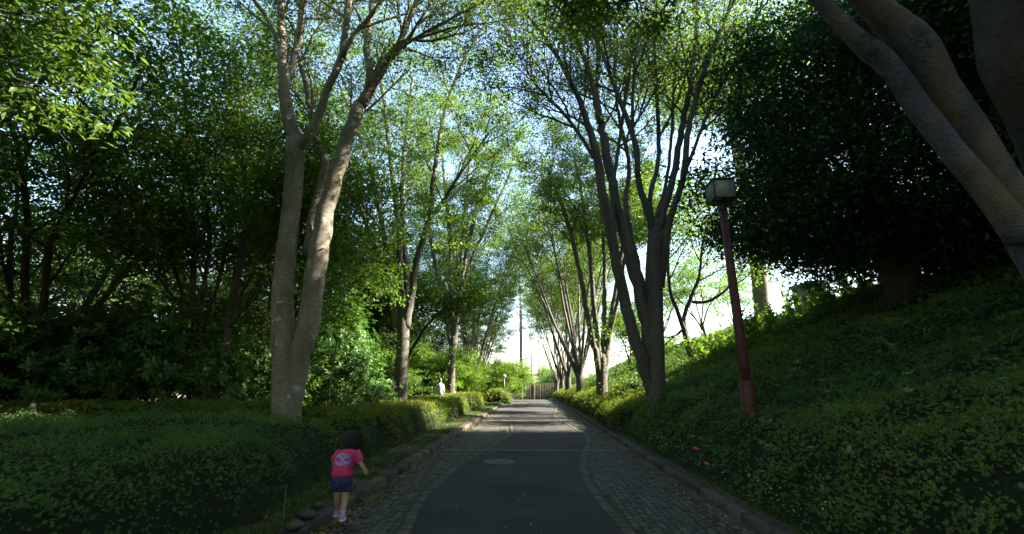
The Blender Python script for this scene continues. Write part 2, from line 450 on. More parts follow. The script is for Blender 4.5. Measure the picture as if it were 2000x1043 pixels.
# kerbs and gutters
def kerb(name, x0, w, h, L, gutter):
    c = []; y = 2.6
    mb = MB()
    while y < 60:
        yc = y + L / 2; z = float(zpath(yc)); t = rs.uniform(0, 1)
        hh = h + rs.uniform(-.008, .008); ww = w * rs.uniform(.95, 1.03)
        xx = x0 + rs.uniform(-.008, .008)
        # chamfered block
        l = L * .975 / 2; b = .018
        prof = [(-ww / 2, -.1), (-ww / 2, hh - b), (-ww / 2 + b, hh), (ww / 2 - b, hh), (ww / 2, hh - b), (ww / 2, -.1)]
        V = [(xx + px, yc - l, z + pz) for px, pz in prof] + [(xx + px, yc + l, z + pz) for px, pz in prof]
        F = [(i, i + 1, i + 7, i + 6) for i in range(5)] + [(5, 4, 3, 2, 1, 0), (6, 7, 8, 9, 10, 11)]
        mb.add(V, F, t)
        y += L
    return mb.build(name, M['kerb'], kind='structure')
kerb('kerb', XL - .02, .17, .11, .6, 0)
kerb('kerb', XR + .04, .16, .10, .6, 0)
gut = []
for x, w in ((XL + .155, .16), (XR - .13, .22)):
    y = 2.6
    while y < 58:
        gut.append((x, y + .15, w, .29, 0, .010 + rs.uniform(-.003, .003))); y += .3
stones('gutter_paving', gut, M['kerb'])
# thin line set across the path
mb = MB(); mb.box((0, 11.0, .0165), (4.3, .035, .008)); mb.build('joint_line', M['tar'], kind='structure')

# manhole cover
def disc_rings(c, r, zs, n=32):
    return [ell(c, rr, rr, z, n) for rr, z in zs]
mh = thing('manhole_cover', 'round worn iron manhole cover set in the asphalt path', 'manhole cover', (-.66, 9.42, 0))
mb = MB(); mb.loft(disc_rings((0, 0), .3, [(.315, .004), (.315, .017), (.298, .017), (.298, .009)])); mb.build('rim', M['iron'], mh)
mb = MB(); mb.loft(disc_rings((0, 0), .3, [(.282, .006), (.282, .013), (.272, .015)]))
for i in range(-5, 6):
    for j in range(-5, 6):
        if i * i + j * j < 25: mb.box((i * .047, j * .047, .019), (.026, .026, .006), top=.8)
mb.build('lid', M['iron'], mh)

# ------------------------------------------------------------------ leaves
def leaves(Pb, D, N, L, W, tint, mat, name, fold=.12, tris=False):
    n = len(Pb); D = nrm(D); S = nrm(np.cross(D, N)); U = np.cross(S, D)
    L = np.asarray(L)[:, None] if np.ndim(L) else np.full((n, 1), L); W = np.asarray(W)[:, None] if np.ndim(W) else np.full((n, 1), W)
    a = Pb; b = Pb + D * L * .45 + S * W * .5 + U * W * fold; c = Pb + D * L - U * L * .12; d = Pb + D * L * .45 - S * W * .5 + U * W * fold
    V = np.stack([a, b, c, d], 1).reshape(-1, 3)
    k = (np.arange(n) * 4)[:, None]
    T = np.concatenate([k + np.array([[0, 2, 1]]), k + np.array([[0, 3, 2]])], 1).reshape(-1, 3)
    return mk_mesh(name, V, tri=T, tint=np.repeat(tint, 2), mat=mat)

def bigleaves(Pb, D, N, L, W, tint, mat, name):
    """6-sided leaves that droop at the tip"""
    n = len(Pb); D = nrm(D); S = nrm(np.cross(D, N)); U = np.cross(S, D)
    L = L[:, None]; W = W[:, None]
    pts = [Pb]
    for (t, w, dr) in ((.35, .42, .0), (.72, .5, -.06)):
        pts.append(Pb + D * L * t + S * W * w + U * (W * .15 + L * dr)); pts.append(Pb + D * L * t + U * L * dr); pts.append(Pb + D * L * t - S * W * w + U * (W * .15 + L * dr))
    pts.append(Pb + D * L + U * L * -.2)
    V = np.stack(pts, 1).reshape(-1, 3); k = (np.arange(n) * 8)[:, None]
    T = [(0, 2, 1), (0, 3, 2), (1, 2, 5), (1, 5, 4), (2, 3, 6), (2, 6, 5), (4, 5, 7), (5, 6, 7)]
    T = np.stack([k + np.array([t]) for t in T], 1).reshape(-1, 3)
    return mk_mesh(name, V, tri=T, tint=np.repeat(tint, 8), mat=mat, smooth=True)

def rnd_dir(n):
    return nrm(rs.normal(size=(n, 3)))

def sprigs(Pc, N, L, k, ratio=.38, up=.5, jit=.4, spread=.9):
    """k leaves round each shoot tip; returns base, dir, normal, L, W"""
    n = len(Pc)
    ax = nrm(N * .7 + np.array([0, 0, up]) + rnd_dir(n) * jit)
    t1 = nrm(np.cross(ax, rnd_dir(n))); t2 = np.cross(ax, t1)
    ph = rs.uniform(0, 6.28, n)
    B = []; Dd = []; Nn = []; LL = []
    for i in range(k):
        a = ph + i * 6.283 / k + rs.uniform(-.3, .3, n)
        s = spread * rs.uniform(.6, 1.3, n)
        d = ax + (np.cos(a) * s)[:, None] * t1 + (np.sin(a) * s)[:, None] * t2
        B.append(Pc + ax * (rs.uniform(-.3, .1, n) * L)[:, None]); Dd.append(nrm(d)); Nn.append(ax + rnd_dir(n) * .25); LL.append(L * rs.uniform(.7, 1.2, n))
    B = np.concatenate(B); LL = np.concatenate(LL)
    return B, np.concatenate(Dd), np.concatenate(Nn), LL, LL * ratio

def tube_arr(mb, tubes):
    for pts, rad, sides, wob in tubes: mb.tube(pts, rad, sides, cap=False, wob=wob)

class Tree:
    def __init__(s): s.tubes = []; s.tw = []
    def branch(s, p0, d0, L, r0, r1, nseg, up, wig):
        pts = [np.array(p0, float)]; d = np.array(d0, float); d /= np.linalg.norm(d)
        st = L / nseg
        for i in range(nseg):
            d = d + np.array([0, 0, up]) + rs.normal(size=3) * wig; d /= np.linalg.norm(d)
            pts.append(pts[-1] + d * st)
        return np.array(pts), np.linspace(r0, r1, nseg + 1)
    def ramify(s, pts, rad, lv, spec):
        """spec[lv] = dict(n, len, ang, t0, up, wig, r)"""
        if lv >= len(spec): s.tw.append(pts); return
        c = spec[lv]
        cum = np.concatenate([[0], np.cumsum(np.linalg.norm(np.diff(pts, axis=0), axis=1))]); tot = cum[-1]
        n = c['n']
        ph = rs.uniform(0, 6.28)
        for i in range(n):
            t = c['t0'] + (1 - c['t0']) * ((i + rs.uniform(.1, .9)) / n); t = min(t, .98)
            x = t * tot; j = min(np.searchsorted(cum, x, side='right') - 1, len(pts) - 2)
            f = (x - cum[j]) / max(1e-6, cum[j + 1] - cum[j])
            p = pts[j] * (1 - f) + pts[j + 1] * f; r = rad[j] * (1 - f) + rad[j + 1] * f
            tg = nrm(pts[j + 1] - pts[j])
            ph += 2.4 + rs.uniform(-.5, .5)
            a1 = nrm(np.cross(tg, [0.3, .2, 1.])); a2 = np.cross(tg, a1)
            out = a1 * math.cos(ph) + a2 * math.sin(ph)
            out = nrm(out * np.array([1, 1, c.get('flat', .6)]))
            an = c['ang'] * rs.uniform(.7, 1.3)
            d = tg * math.cos(an) + out * math.sin(an)
            L = c['len'] * rs.uniform(.7, 1.2) * (1 - .35 * t if c.get('tap', 1) else 1)
            r0 = min(r * .75, c['r']); 
            q, qr = s.branch(p, d, L, r0, max(.003, r0 * .3), c.get('seg', 5), c['up'], c['wig'])
            s.tubes.append((q, qr, c.get('sides', 4), 0))
            s.ramify(q, qr, lv + 1, spec)
    def leafmesh(s, total, L, mat, name, spread=.15, flat=.5, origin=None, tintb=.5):
        tw = s.tw; n = len(tw); per = max(1, total // n)
        st = np.stack([t[0] for t in tw]); 
        A = []
        for t in tw:
            k = rs.poisson(per) + 1
            u = rs.uniform(.05, 1.05, k) * (len(t) - 1); j = np.minimum(u.astype(int), len(t) - 2); f = (u - j)[:, None]
            A.append(t[j] * (1 - f) + t[j + 1] * f)
        cnt = [len(a) for a in A]; B = np.concatenate(A); m = len(B)
        cl = np.concatenate([rs.randint(0, 3, c) for c in cnt]) + 3 * np.repeat(np.arange(n), cnt)
        off = rs.normal(size=(3 * n, 3)) * np.array([.75, .75, .6]) * spread; up_ = rs.uniform(.1, 1.0, 3 * n)
        ends = np.repeat(np.stack([t[0] for t in tw]), 3, 0) * (1 - up_[:, None]) + np.repeat(np.stack([t[-1] for t in tw]), 3, 0) * up_[:, None]
        ctr = ends + off
        B = ctr[cl] * .84 + B * .16 + rs.normal(size=(m, 3)) * np.array([spread, spread, spread * flat * .6])
        ct = np.repeat(rs.uniform(0, 1, n), cnt)
        D = nrm(B - ctr[cl] + rs.normal(size=(m, 3)) * .1) + rs.normal(size=(m, 3)) * np.array([.6, .6, .3]) + np.array([0, 0, -.3])
        N = rs.normal(size=(m, 3)) * .6 + np.array([0, 0, 1.])
        tint = np.clip(tintb + (ct - .5) * .5 + rs.normal(size=m) * .18, 0, 1)
        LL = L * rs.uniform(.7, 1.3, m)
        if origin is not None: B = B - origin
        return leaves(B, D, N, LL, LL * rs.uniform(.42, .55, m), tint, mat, name)
    def wood(s, name, mat, parent, origin=None, tubes=None):
        mb = MB(); tube_arr(mb, tubes if tubes is not None else s.tubes)
        return mb.build(name, mat, parent, smooth=True, origin=origin)

ZSPEC = [dict(n=7, len=3.4, ang=.5, t0=.12, up=.10, wig=.07, r=.05, seg=7, sides=6),
         dict(n=6, len=1.5, ang=.65, t0=.2, up=.02, wig=.12, r=.022, seg=4, sides=4),
         dict(n=4, len=.8, ang=.7, t0=.15, up=-.04, wig=.15, r=.009, seg=3, sides=3)]

def traced_tree(name, label, cat, D, base, limbs, mat, leafmat, spec, nleaf, leafL, trunk_pts, group=None, cont=4.0, sides=14, wob=.05, zmin=4.0, spread=.15, tintb=.5, limbname='limb', dscale=1.0):
    """limbs: list of (pixel polyline [(x,y,width)], depth drift). Each becomes a 3-D limb of its own with real depth."""
    b = P(base[0], base[1], D); org = np.array([b[0], b[1], float(gz(b[0], b[1])) - .05])
    root = thing(name, label, cat, org, group=group)
    def conv(pl, D0, D1):
        pts = []; rad = []
        n = len(pl)
        for i, (x, y, w) in enumerate(pl):
            d = D0 + (D1 - D0) * (i / max(1, n - 1)) ** 1.2
            p = P(x, y, d); ax = np.linalg.norm(p - np.array([0, 0, CH])) * .96
            c = 1.0 / math.sqrt(1 + ((x - 1000) / FPX) ** 2 + ((y - 521) / FPX) ** 2)
            dist = np.linalg.norm(p - np.array([0, 0, CH])) * c
            pts.append(p); rad.append(w / FPX * dist / 2 * .92 * c ** .8)
        return pts, rad
    tp, tr = conv(trunk_pts, D, D)
    tp = [np.array([tp[0][0], tp[0][1], org[2] - .1])] + tp; tr = [tr[0] * 1.25] + tr
    tp.append(tp[-1] + nrm(tp[-1] - tp[-2]) * tr[-1] * 1.3); tr.append(tr[-1] * .3)
    q, qr = spline(tp, tr, .18)
    mb = MB(); mb.tube(q, qr, 24, cap=True, wob=wob); mb.build('trunk', mat, root, smooth=True, origin=org)
    T = Tree()
    for li, (pl, D0, D1) in enumerate(limbs):
        pts, rad = conv(pl, D0, D1)
        if cont and rad[-1] > .02 and pl[-1][1] < 60:
            d = nrm(pts[-1] - pts[-2])
            e, er = T.branch(pts[-1], d, cont, rad[-1], .015, 6, .02, .06)
            pts += list(e[1:]); rad += list(er[1:])
        q, qr = spline(pts, rad, .22)
        q[1:-1] += rs.normal(size=(len(q) - 2, 3)) * (.12 * qr[1:-1])[:, None]
        mb = MB(); mb.tube(q, qr, sides, cap=True, wob=wob); mb.build(limbname, mat, root, smooth=True, origin=org)
        k = np.argmax(q[:, 2] > zmin) if (q[:, 2] > zmin).any() else len(q) - 2
        k = min(k, len(q) - 4) if len(q) > 5 else 0
        if q[-1][2] < zmin + .4: T.ramify(q[-5:], qr[-5:], 0, [dict(spec[0], n=3, t0=.3, ang=.45)] + list(spec[1:]))
        else: T.ramify(q[k:], qr[k:], 0, spec)
    T.wood('branchwork', mat, root, origin=org)
    me = T.leafmesh(nleaf, leafL, leafmat, 'crown', origin=org, spread=spread, tintb=tintb)
    link('crown', me, root)
    return root, T

# hero zelkovas -----------------------------------------------------
SP = [dict(n=9, len=3.2, ang=.7, t0=.05, up=.03, wig=.09, r=.04, seg=7, sides=5),
      dict(n=7, len=1.5, ang=.7, t0=.2, up=.0, wig=.12, r=.018, seg=4, sides=4),
      dict(n=4, len=.75, ang=.7, t0=.15, up=-.04, wig=.15, r=.008, seg=3, sides=3)]

traced_tree('zelkova_tree', 'thick pale-barked tree forking low into two stems, behind the child', 'tree', 9.3, (560, 830),
    [([(576, 300, 34), (566, 240, 30), (558, 200, 28), (552, 130, 24), (551, 60, 20), (547, -10, 19)], 9.3, 9.0),
     ([(578, 292, 32), (598, 272, 24), (622, 220, 20), (650, 150, 18), (668, 105, 17), (676, 50, 15), (684, -30, 13)], 9.3, 8.6),
     ([(668, 112, 14), (690, 70, 11), (725, 30, 10), (760, -20, 8)], 8.75, 8.4),
     ([(560, 170, 16), (574, 120, 16), (586, 60, 16), (592, 0, 15), (600, -40, 12)], 9.2, 9.8),
     ([(553, 95, 14), (540, 72, 14), (522, 38, 11), (498, 4, 10), (470, -30, 8)], 9.1, 8.6),
     ([(568, 815, 34), (577, 750, 44), (588, 690, 48), (600, 640, 48), (614, 560, 46), (621, 500, 46), (628, 450, 43), (644, 385, 36), (662, 320, 33), (682, 262, 30), (702, 205, 28)], 9.3, 9.3),
     ([(700, 212, 22), (716, 180, 17), (722, 140, 17), (716, 90, 17), (724, 40, 14), (728, -20, 12)], 9.3, 9.9),
     ([(702, 208, 26), (728, 165, 22), (752, 125, 20), (776, 95, 18), (804, 76, 13)], 9.3, 9.0),
     ([(772, 102, 14), (790, 60, 13), (806, 20, 12), (822, -20, 11)], 9.05, 8.7),
     ([(600, 500, 22), (612, 420, 23), (626, 370, 22), (634, 318, 21), (626, 298, 19), (613, 268, 16), (606, 220, 14)], 9.5, 10.2),
     ([(606, 228, 13), (600, 175, 13), (588, 135, 10), (580, 90, 9), (586, 20, 7)], 10.2, 10.6)],
    M['bark'], M['zelk'], SP, 62000, .08, [(558, 838, 68), (559, 770, 62), (557, 700, 56), (553, 640, 52), (552, 560, 46), (561, 480, 43), (570, 400, 40), (575, 330, 41), (577, 290, 44), (579, 272, 34)], zmin=9.4, sides=16, wob=.035, cont=4.5)

traced_tree('zelkova_tree', 'dark multi-stemmed tree rising from the low hedge beside the red lamp post', 'tree', 12.3, (1283, 800),
    [([(1280, 465, 20), (1262, 405, 16), (1246, 350, 14), (1243, 290, 13), (1222, 225, 11), (1190, 140, 9), (1150, 30, 8)], 12.3, 11.4),
     ([(1281, 465, 22), (1296, 412, 17), (1318, 330, 15), (1334, 240, 14), (1352, 150, 13), (1360, 60, 11), (1362, -20, 9)], 12.3, 12.9),
     ([(1290, 560, 18), (1306, 440, 15), (1334, 350, 14), (1345, 250, 13), (1378, 130, 11), (1420, 30, 9), (1450, -30, 7)], 12.3, 11.5),
     ([(1276, 450, 13), (1270, 385, 11), (1286, 310, 10), (1284, 200, 9), (1278, 80, 8), (1285, -10, 7)], 12.3, 13.4),
     ([(1275, 770, 30), (1252, 700, 28), (1228, 620, 26), (1206, 520, 23), (1184, 420, 20), (1168, 320, 18), (1148, 240, 15), (1120, 170, 12), (1075, 90, 9), (1030, 30, 7)], 12.3, 10.8),
     ([(1278, 720, 28), (1258, 620, 26), (1240, 540, 24), (1214, 440, 21), (1190, 330, 19), (1172, 230, 17), (1150, 140, 13), (1118, 60, 11), (1080, -10, 9)], 12.3, 11.9),
     ([(1268, 620, 20), (1240, 500, 17), (1222, 400, 12), (1228, 320, 9), (1205, 200, 8), (1200, 90, 7)], 12.5, 13.6),
     ([(1172, 240, 11), (1165, 160, 10), (1172, 80, 9), (1160, -10, 8)], 11.9, 12.6),
     ([(1276, 440, 10), (1300, 360, 8), (1312, 260, 7), (1318, 150, 6), (1330, 30, 5)], 12.4, 13.2),
     ([(1300, 450, 11), (1324, 380, 9), (1352, 300, 8), (1392, 200, 7), (1440, 110, 6), (1480, 30, 5)], 12.3, 11.8),
     ([(1200, 480, 12), (1196, 380, 9), (1208, 290, 8), (1222, 180, 7), (1228, 60, 5)], 12.0, 12.8),
     ([(1168, 320, 9), (1130, 260, 8), (1090, 210, 6), (1040, 160, 5)], 11.6, 10.6),
     ([(1246, 345, 10), (1236, 240, 8), (1240, 120, 7), (1262, 10, 6)], 12.0, 11.2)],
    M['bark2'], M['zelk'], SP, 74000, .09, [(1283, 812, 44), (1281, 760, 41), (1280, 680, 40), (1278, 600, 38), (1277, 520, 35), (1280, 465, 33), (1282, 440, 26)], zmin=8.2, cont=3.0, spread=.14, tintb=.55)

SP2 = [dict(n=9, len=3.2, ang=.72, t0=.1, up=.06, wig=.08, r=.035, seg=6, sides=5),
       dict(n=6, len=1.4, ang=.7, t0=.2, up=.0, wig=.12, r=.016, seg=4, sides=3),
       dict(n=3, len=.8, ang=.7, t0=.15, up=-.04, wig=.15, r=.008, seg=3, sides=3)]
traced_tree('zelkova_tree', 'slender fork-stemmed tree with sunlit trunk standing second in the row by the hedge', 'tree', 17.3, (782, 780),
    [([(775, 640, 18), (768, 590, 16), (756, 520, 13), (746, 440, 12), (722, 330, 9), (690, 230, 7), (660, 160, 5)], 17.3, 16.2),
     ([(788, 640, 18), (782, 560, 14), (779, 450, 13), (766, 340, 11), (752, 220, 9), (735, 90, 7)], 17.3, 17.8),
     ([(792, 640, 20), (806, 560, 16), (816, 500, 14), (838, 430, 13), (848, 340, 10), (866, 230, 9), (900, 130, 7), (945, 50, 5)], 17.3, 16.4),
     ([(797, 590, 14), (793, 520, 12), (786, 420, 10), (789, 300, 8), (806, 150, 6)], 17.5, 18.8),
     ([(838, 432, 9), (870, 385, 8), (905, 330, 7), (955, 260, 5)], 16.8, 15.8),
     ([(762, 560, 10), (730, 480, 9), (700, 400, 8), (660, 330, 6), (625, 250, 5)], 17.3, 17.0)],
    M['bark2'], M['zelk'], SP2, 50000, .11, [(782, 790, 32), (784, 720, 29), (787, 660, 28), (788, 620, 22)], zmin=6.3, cont=2.5, spread=.16, group='trees in the rows beside the path')
traced_tree('zelkova_tree', 'slim grey tree with tight upright stems behind the hedge, right of the pale-shirted man', 'tree', 27, (880, 778),
    [([(883, 680, 12), (868, 600, 9), (850, 520, 8), (836, 430, 7), (815, 320, 5)], 27, 25.5),
     ([(885, 670, 12), (880, 560, 9), (878, 450, 8), (866, 330, 6), (860, 220, 5)], 27, 28),
     ([(888, 670, 12), (900, 560, 9), (916, 470, 8), (940, 380, 7), (975, 290, 5)], 27, 25.6),
     ([(888, 620, 9), (903, 480, 7), (912, 360, 6), (925, 250, 5)], 27.2, 28.5),
     ([(892, 600, 8), (920, 510, 6), (955, 430, 5), (1000, 330, 4)], 27, 26)],
    M['bark2'], M['zelk'], SP2, 42000, .13, [(880, 786, 19), (882, 720, 17), (886, 660, 18)], zmin=6.5, cont=0, spread=.162, group='trees in the rows beside the path')
traced_tree('zelkova_tree', 'vase-shaped tree with five straight dark stems, next beyond the multi-stemmed one at the lamp post', 'tree', 22, (1177, 785),
    [([(1172, 745, 14), (1166, 700, 14), (1150, 630, 12), (1132, 530, 10), (1104, 420, 8), (1070, 330, 6)], 22, 20.5),
     ([(1174, 740, 14), (1171, 700, 14), (1160, 600, 11), (1152, 500, 9), (1136, 380, 7), (1120, 300, 6)], 22, 21.5),
     ([(1178, 690, 12), (1180, 600, 10), (1180, 500, 8), (1172, 380, 7), (1170, 280, 6)], 22, 23.5),
     ([(1179, 745, 15), (1184, 695, 14), (1196, 610, 11), (1208, 530, 9), (1226, 430, 7), (1250, 330, 6)], 22, 22.5),
     ([(1186, 670, 10), (1206, 590, 8), (1222, 500, 7), (1250, 420, 5)], 22, 20.8)],
    M['bark2'], M['zelk'], SP2, 48000, .12, [(1177, 795, 27), (1175, 740, 25), (1176, 700, 20)], zmin=6.5, cont=0, spread=.16, group='trees in the rows beside the path')

# generic trees ------------------------------------------------------
def generic(kind, seed):
    global rs
    keep = rs; rs = np.random.RandomState(seed)
    T = Tree(); tr = []
    if kind == 'zelk':
        h = 2.0; pts, rad = T.branch((0, 0, -.2), (0, 0, 1), h, .28, .2, 6, .1, .02); pts = np.vstack([pts, pts[-1] + [0, 0, .3]]); rad = np.append(rad, .06); tr.append((pts, rad, 14, .04))
        n = 10
        for i in range(n):
            a = i * 6.283 / n + rs.uniform(-.3, .3); s = rs.uniform(.15, .5)
            q, qr = T.branch(pts[-2] - np.array([0, 0, rs.uniform(.3, .8)]), (math.cos(a) * s, math.sin(a) * s, 1), rs.uniform(10.5, 13), .098, .018, 12, .004, .028)
            tr.append((q, qr, 8, .02)); T.ramify(q[5:], qr[5:], 0, SP2)
        nl, L, mat, sp, bark = 50000, .13, M['zelk'], .16, M['bark2']
    elif kind == 'forest':
        h = 2.2; pts, rad = T.branch((0, 0, -.2), (rs.uniform(-.1, .1), 0, 1), h, .2, .17, 6, .1, .04); tr.append((pts, rad, 12, .05))
        n = 5
        for i in range(n):
            a = i * 6.283 / n + rs.uniform(-.4, .4); s = rs.uniform(.3, .8)
            q, qr = T.branch(pts[-1] - np.array([0, 0, rs.uniform(.1, 1.0)]), (math.cos(a) * s, math.sin(a) * s, 1), rs.uniform(7, 10.5), .10, .02, 10, .02, .09)
            tr.append((q, qr, 7, .03)); T.ramify(q[2:], qr[2:], 0, [dict(n=9, len=3.2, ang=.9, t0=.05, up=.03, wig=.12, r=.04, seg=6, sides=4), dict(n=6, len=1.5, ang=.8, t0=.2, up=.0, wig=.15, r=.016, seg=4, sides=3), dict(n=3, len=.8, ang=.8, t0=.1, up=-.05, wig=.15, r=.007, seg=2, sides=3)])
        nl, L, mat, sp, bark = 44000, .125, M['forest'], .2, M['barkdark']
    elif kind == 'slim':
        pts, rad = T.branch((0, 0, -.2), (rs.uniform(-.15, .15), 0, 1), 2.0, .11, .09, 6, .1, .07); tr.append((pts, rad, 10, .05))
        for i in range(5):
            a = i * 1.26 + rs.uniform(-.4, .4); s = rs.uniform(.2, .7)
            q, qr = T.branch(pts[-1] - np.array([0, 0, rs.uniform(0, .6)]), (math.cos(a) * s, math.sin(a) * s, 1), rs.uniform(3.5, 5.5), .055, .012, 9, .02, .12)
            tr.append((q, qr, 6, .03)); T.ramify(q[3:], qr[3:], 0, [dict(n=7, len=1.6, ang=.8, t0=.1, up=.02, wig=.14, r=.022, seg=5, sides=4), dict(n=5, len=.8, ang=.8, t0=.1, up=-.03, wig=.15, r=.008, seg=3, sides=3)])
        nl, L, mat, sp, bark = 9000, .12, M['young'], .22, M['bark2']
    elif kind == 'under':      # low bushy tree, leaves to the ground
        pts, rad = T.branch((0, 0, -.2), (.1, 0, 1), .9, .10, .09, 4, .1, .06); tr.append((pts, rad, 8, .04))
        for i in range(9):
            a = i * 6.283 / 9 + rs.uniform(-.4, .4); s = rs.uniform(.3, 1.6)
            q, qr = T.branch(pts[1 + i % 3], (math.cos(a) * s, math.sin(a) * s, 1), rs.uniform(2.4, 4.2), .05, .012, 7, .03, .11)
            tr.append((q, qr, 5, 0)); T.ramify(q[1:], qr[1:], 0, [dict(n=9, len=1.5, ang=.9, t0=.0, up=.0, wig=.12, r=.02, seg=4, sides=3), dict(n=5, len=.8, ang=.8, t0=.1, up=-.03, wig=.15, r=.008, seg=3, sides=3)])
        nl, L, mat, sp, bark = 34000, .12, M['forest'], .2, M['barkdark']
    wm = MB(); tube_arr(wm, tr + T.tubes)
    V = np.concatenate(wm.V)
    wood = mk_mesh('trunk', V, faces=wm.F, smooth=True, mat=bark)
    crown = T.leafmesh(nl, L, mat, 'crown', spread=sp)
    rs = keep
    return wood, crown
GEN = {'zelk': [generic('zelk', s) for s in (11, 12, 13)], 'forest': [generic('forest', s) for s in (21, 22, 23)], 'under': [generic('under', s) for s in (31, 32)], 'slim': [generic('slim', s) for s in (41, 42, 43)]}
def put(kind, v, x, y, s, rz, name, label, cat, group=None, z=None, sz=None):
    w, c = GEN[kind][v % len(GEN[kind])]
    t = thing(name, label, cat, (x, y, float(gz(x, y)) - .03 if z is None else z), rz, group)
    t.scale = (s, s, s * (sz or 1))
    link('trunk', w, t); link('crown', c, t)
    return t

G_ROW = 'trees in the rows beside the path'
rowR = [(3.45, 32, 'third of the path-side trees, its stems fanning over the low lit hedge'), (3.4, 42, 'path-side tree with bare fanning stems where the path reaches its crest'),
        (3.5, 51.5, 'thin fan-stemmed tree just past the crest of the path'), (3.4, 61, 'distant fan-stemmed tree beyond the crest')]
for i, (x, y, lb) in enumerate(rowR):
    put('zelk', i, x, y, (1.2, 1.15, 1.1, 1.05, 1.0)[i], 1.3 * i, 'zelkova_tree', lb, 'tree', G_ROW)
for i, (x, y, lb) in enumerate([(-5.0, 37, 'sunlit yellow-green tree behind the round clipped bush at the far end of the path'), (-5.6, 47, 'pale green tree standing where the path drops out of sight'), (-6.5, 57, 'small bright tree beside the far net poles'), (-9.5, 31, 'leafy green tree behind the rope fence, past the man in the pale shirt')]):
    put('zelk', i + 1, x, y, (1.0, .92, .7, .85)[i], 2.1 * i + .4, 'zelkova_tree', lb, 'tree', G_ROW)

for i, (x, y) in enumerate([(-5.1, 1.0), (-5.0, -8), (3.6, -7)]):  # unseen trees, added to cut the light coming from behind the camera
    put('zelk', i, x, y, 1.0, i * 2 + 1, 'zelkova_tree', 'unseen tree added behind the viewer to block light, copied from the path-side rows', 'tree', G_ROW)
G_F = 'woodland trees behind the hedges'
forest = [(-9.2, 15.5, 1.0), (-14.5, 12.5, 1.15), (-18.5, 16.5, 1.0), (-13.5, 20.5, .9), (-9.0, 22.5, .7), (-18.5, 25, .85),
          (-11.5, 28.5, .75), (-21, 34, .9), (-14.5, 38, .85), (-9.5, 42, .8), (-28, 24, 1.0), (-20.5, 9.5, 1.05), (-14.6, 6.6, .95), (-13, 49, .9), (-24, 46, 1.0), (-9, 55, .7), (-34, 36, 1.1),
          (-10.5, 1, 1.1), (-17, 0, 1.2), (-9.5, -8, 1.1), (-16, -10, 1.2), (-8, -17, 1.2), (1, -20, 1.2), (9, -14, 1.2), (8, -5, .95)]  # this row is added out of view, to darken the near shrubs
for i, (x, y, s) in enumerate(forest):
    put('forest', i, x, y, s, 1.9 * i, 'woodland_tree', 'leafy green tree in the wood behind the clipped hedges, plus unseen ones added behind the viewer for shade', 'tree', G_F)

# multi-stemmed wood trees seen between the hedge and the sky (left of the hero tree)
FS = [dict(n=8, len=2.4, ang=.8, t0=.1, up=.03, wig=.12, r=.03, seg=5, sides=4),
      dict(n=6, len=1.3, ang=.8, t0=.2, up=.0, wig=.15, r=.014, seg=4, sides=3),
      dict(n=3, len=.7, ang=.8, t0=.15, up=-.04, wig=.15, r=.007, seg=2, sides=3)]
traced_tree('woodland_tree', 'dark multi-stemmed tree spreading upright stems above the broad-leaved bush', 'tree', 12.5, (392, 700),
    [([(388, 700, 14), (378, 600, 13), (378, 480, 12), (372, 350, 10), (362, 200, 8), (350, 60, 6)], 12.5, 12.0),
     ([(392, 690, 12), (396, 580, 10), (408, 480, 9), (398, 360, 7), (372, 240, 6)], 12.5, 11.6),
     ([(386, 680, 11), (352, 560, 9), (322, 460, 8), (290, 330, 6), (270, 220, 5)], 12.5, 11.8),
     ([(396, 680, 11), (424, 560, 9), (450, 450, 8), (462, 330, 7), (480, 200, 5)], 12.5, 13.4),
     ([(383, 640, 7), (345, 590, 6), (300, 530, 5), (240, 470, 4)], 12.5, 11.2)],
    M['barkdark'], M['forest'], FS, 36000, .12, [(392, 720, 24), (391, 690, 24)], zmin=3.6, cont=2.5, sides=8, spread=.25, group=G_F)
traced_tree('woodland_tree', 'leaning tree with rough sunlit stem just left of the big pale-barked trunk', 'tree', 11.5, (440, 700),
    [([(438, 690, 17), (452, 600, 16), (468, 520, 15), (480, 440, 14), (478, 360, 10), (470, 220, 8), (455, 80, 6)], 11.5, 11.8),
     ([(480, 450, 12), (494, 400, 12), (520, 330, 10), (548, 220, 8), (560, 100, 6)], 11.5, 12.4),
     ([(455, 600, 9), (490, 540, 8), (530, 480, 6), (575, 410, 5)], 11.5, 11.0),
     ([(448, 640, 8), (480, 600, 7), (520, 560, 6), (560, 530, 4)], 11.5, 10.8)],
    M['barkdark'], M['forest'], FS, 28000, .12, [(436, 720, 20), (438, 680, 19)], zmin=4.2, cont=2.5, sides=8, spread=.25, group=G_F)
traced_tree('woodland_tree', 'low dark tree with crooked spreading limbs beside the second path-side trunk', 'tree', 21, (745, 780),
    [([(745, 760, 12), (728, 700, 11), (712, 650, 9), (700, 600, 8), (690, 550, 6), (680, 510, 5)], 21, 20),
     ([(748, 760, 13), (742, 700, 11), (738, 640, 9), (728, 590, 8), (722, 540, 6), (716, 500, 5)], 21, 22),
     ([(752, 770, 12), (762, 700, 9), (768, 620, 8), (764, 560, 6), (760, 500, 5)], 21, 21.5),
     ([(738, 700, 7), (760, 660, 6), (772, 600, 5)], 21, 20),
     ([(795, 700, 7), (830, 640, 6), (870, 600, 5), (905, 580, 4)], 22, 20)],
    M['barkdark'], M['forest'], FS, 38000, .13, [(745, 788, 22), (746, 765, 20)], zmin=3.4, cont=0, sides=8, spread=.3, group=G_F)

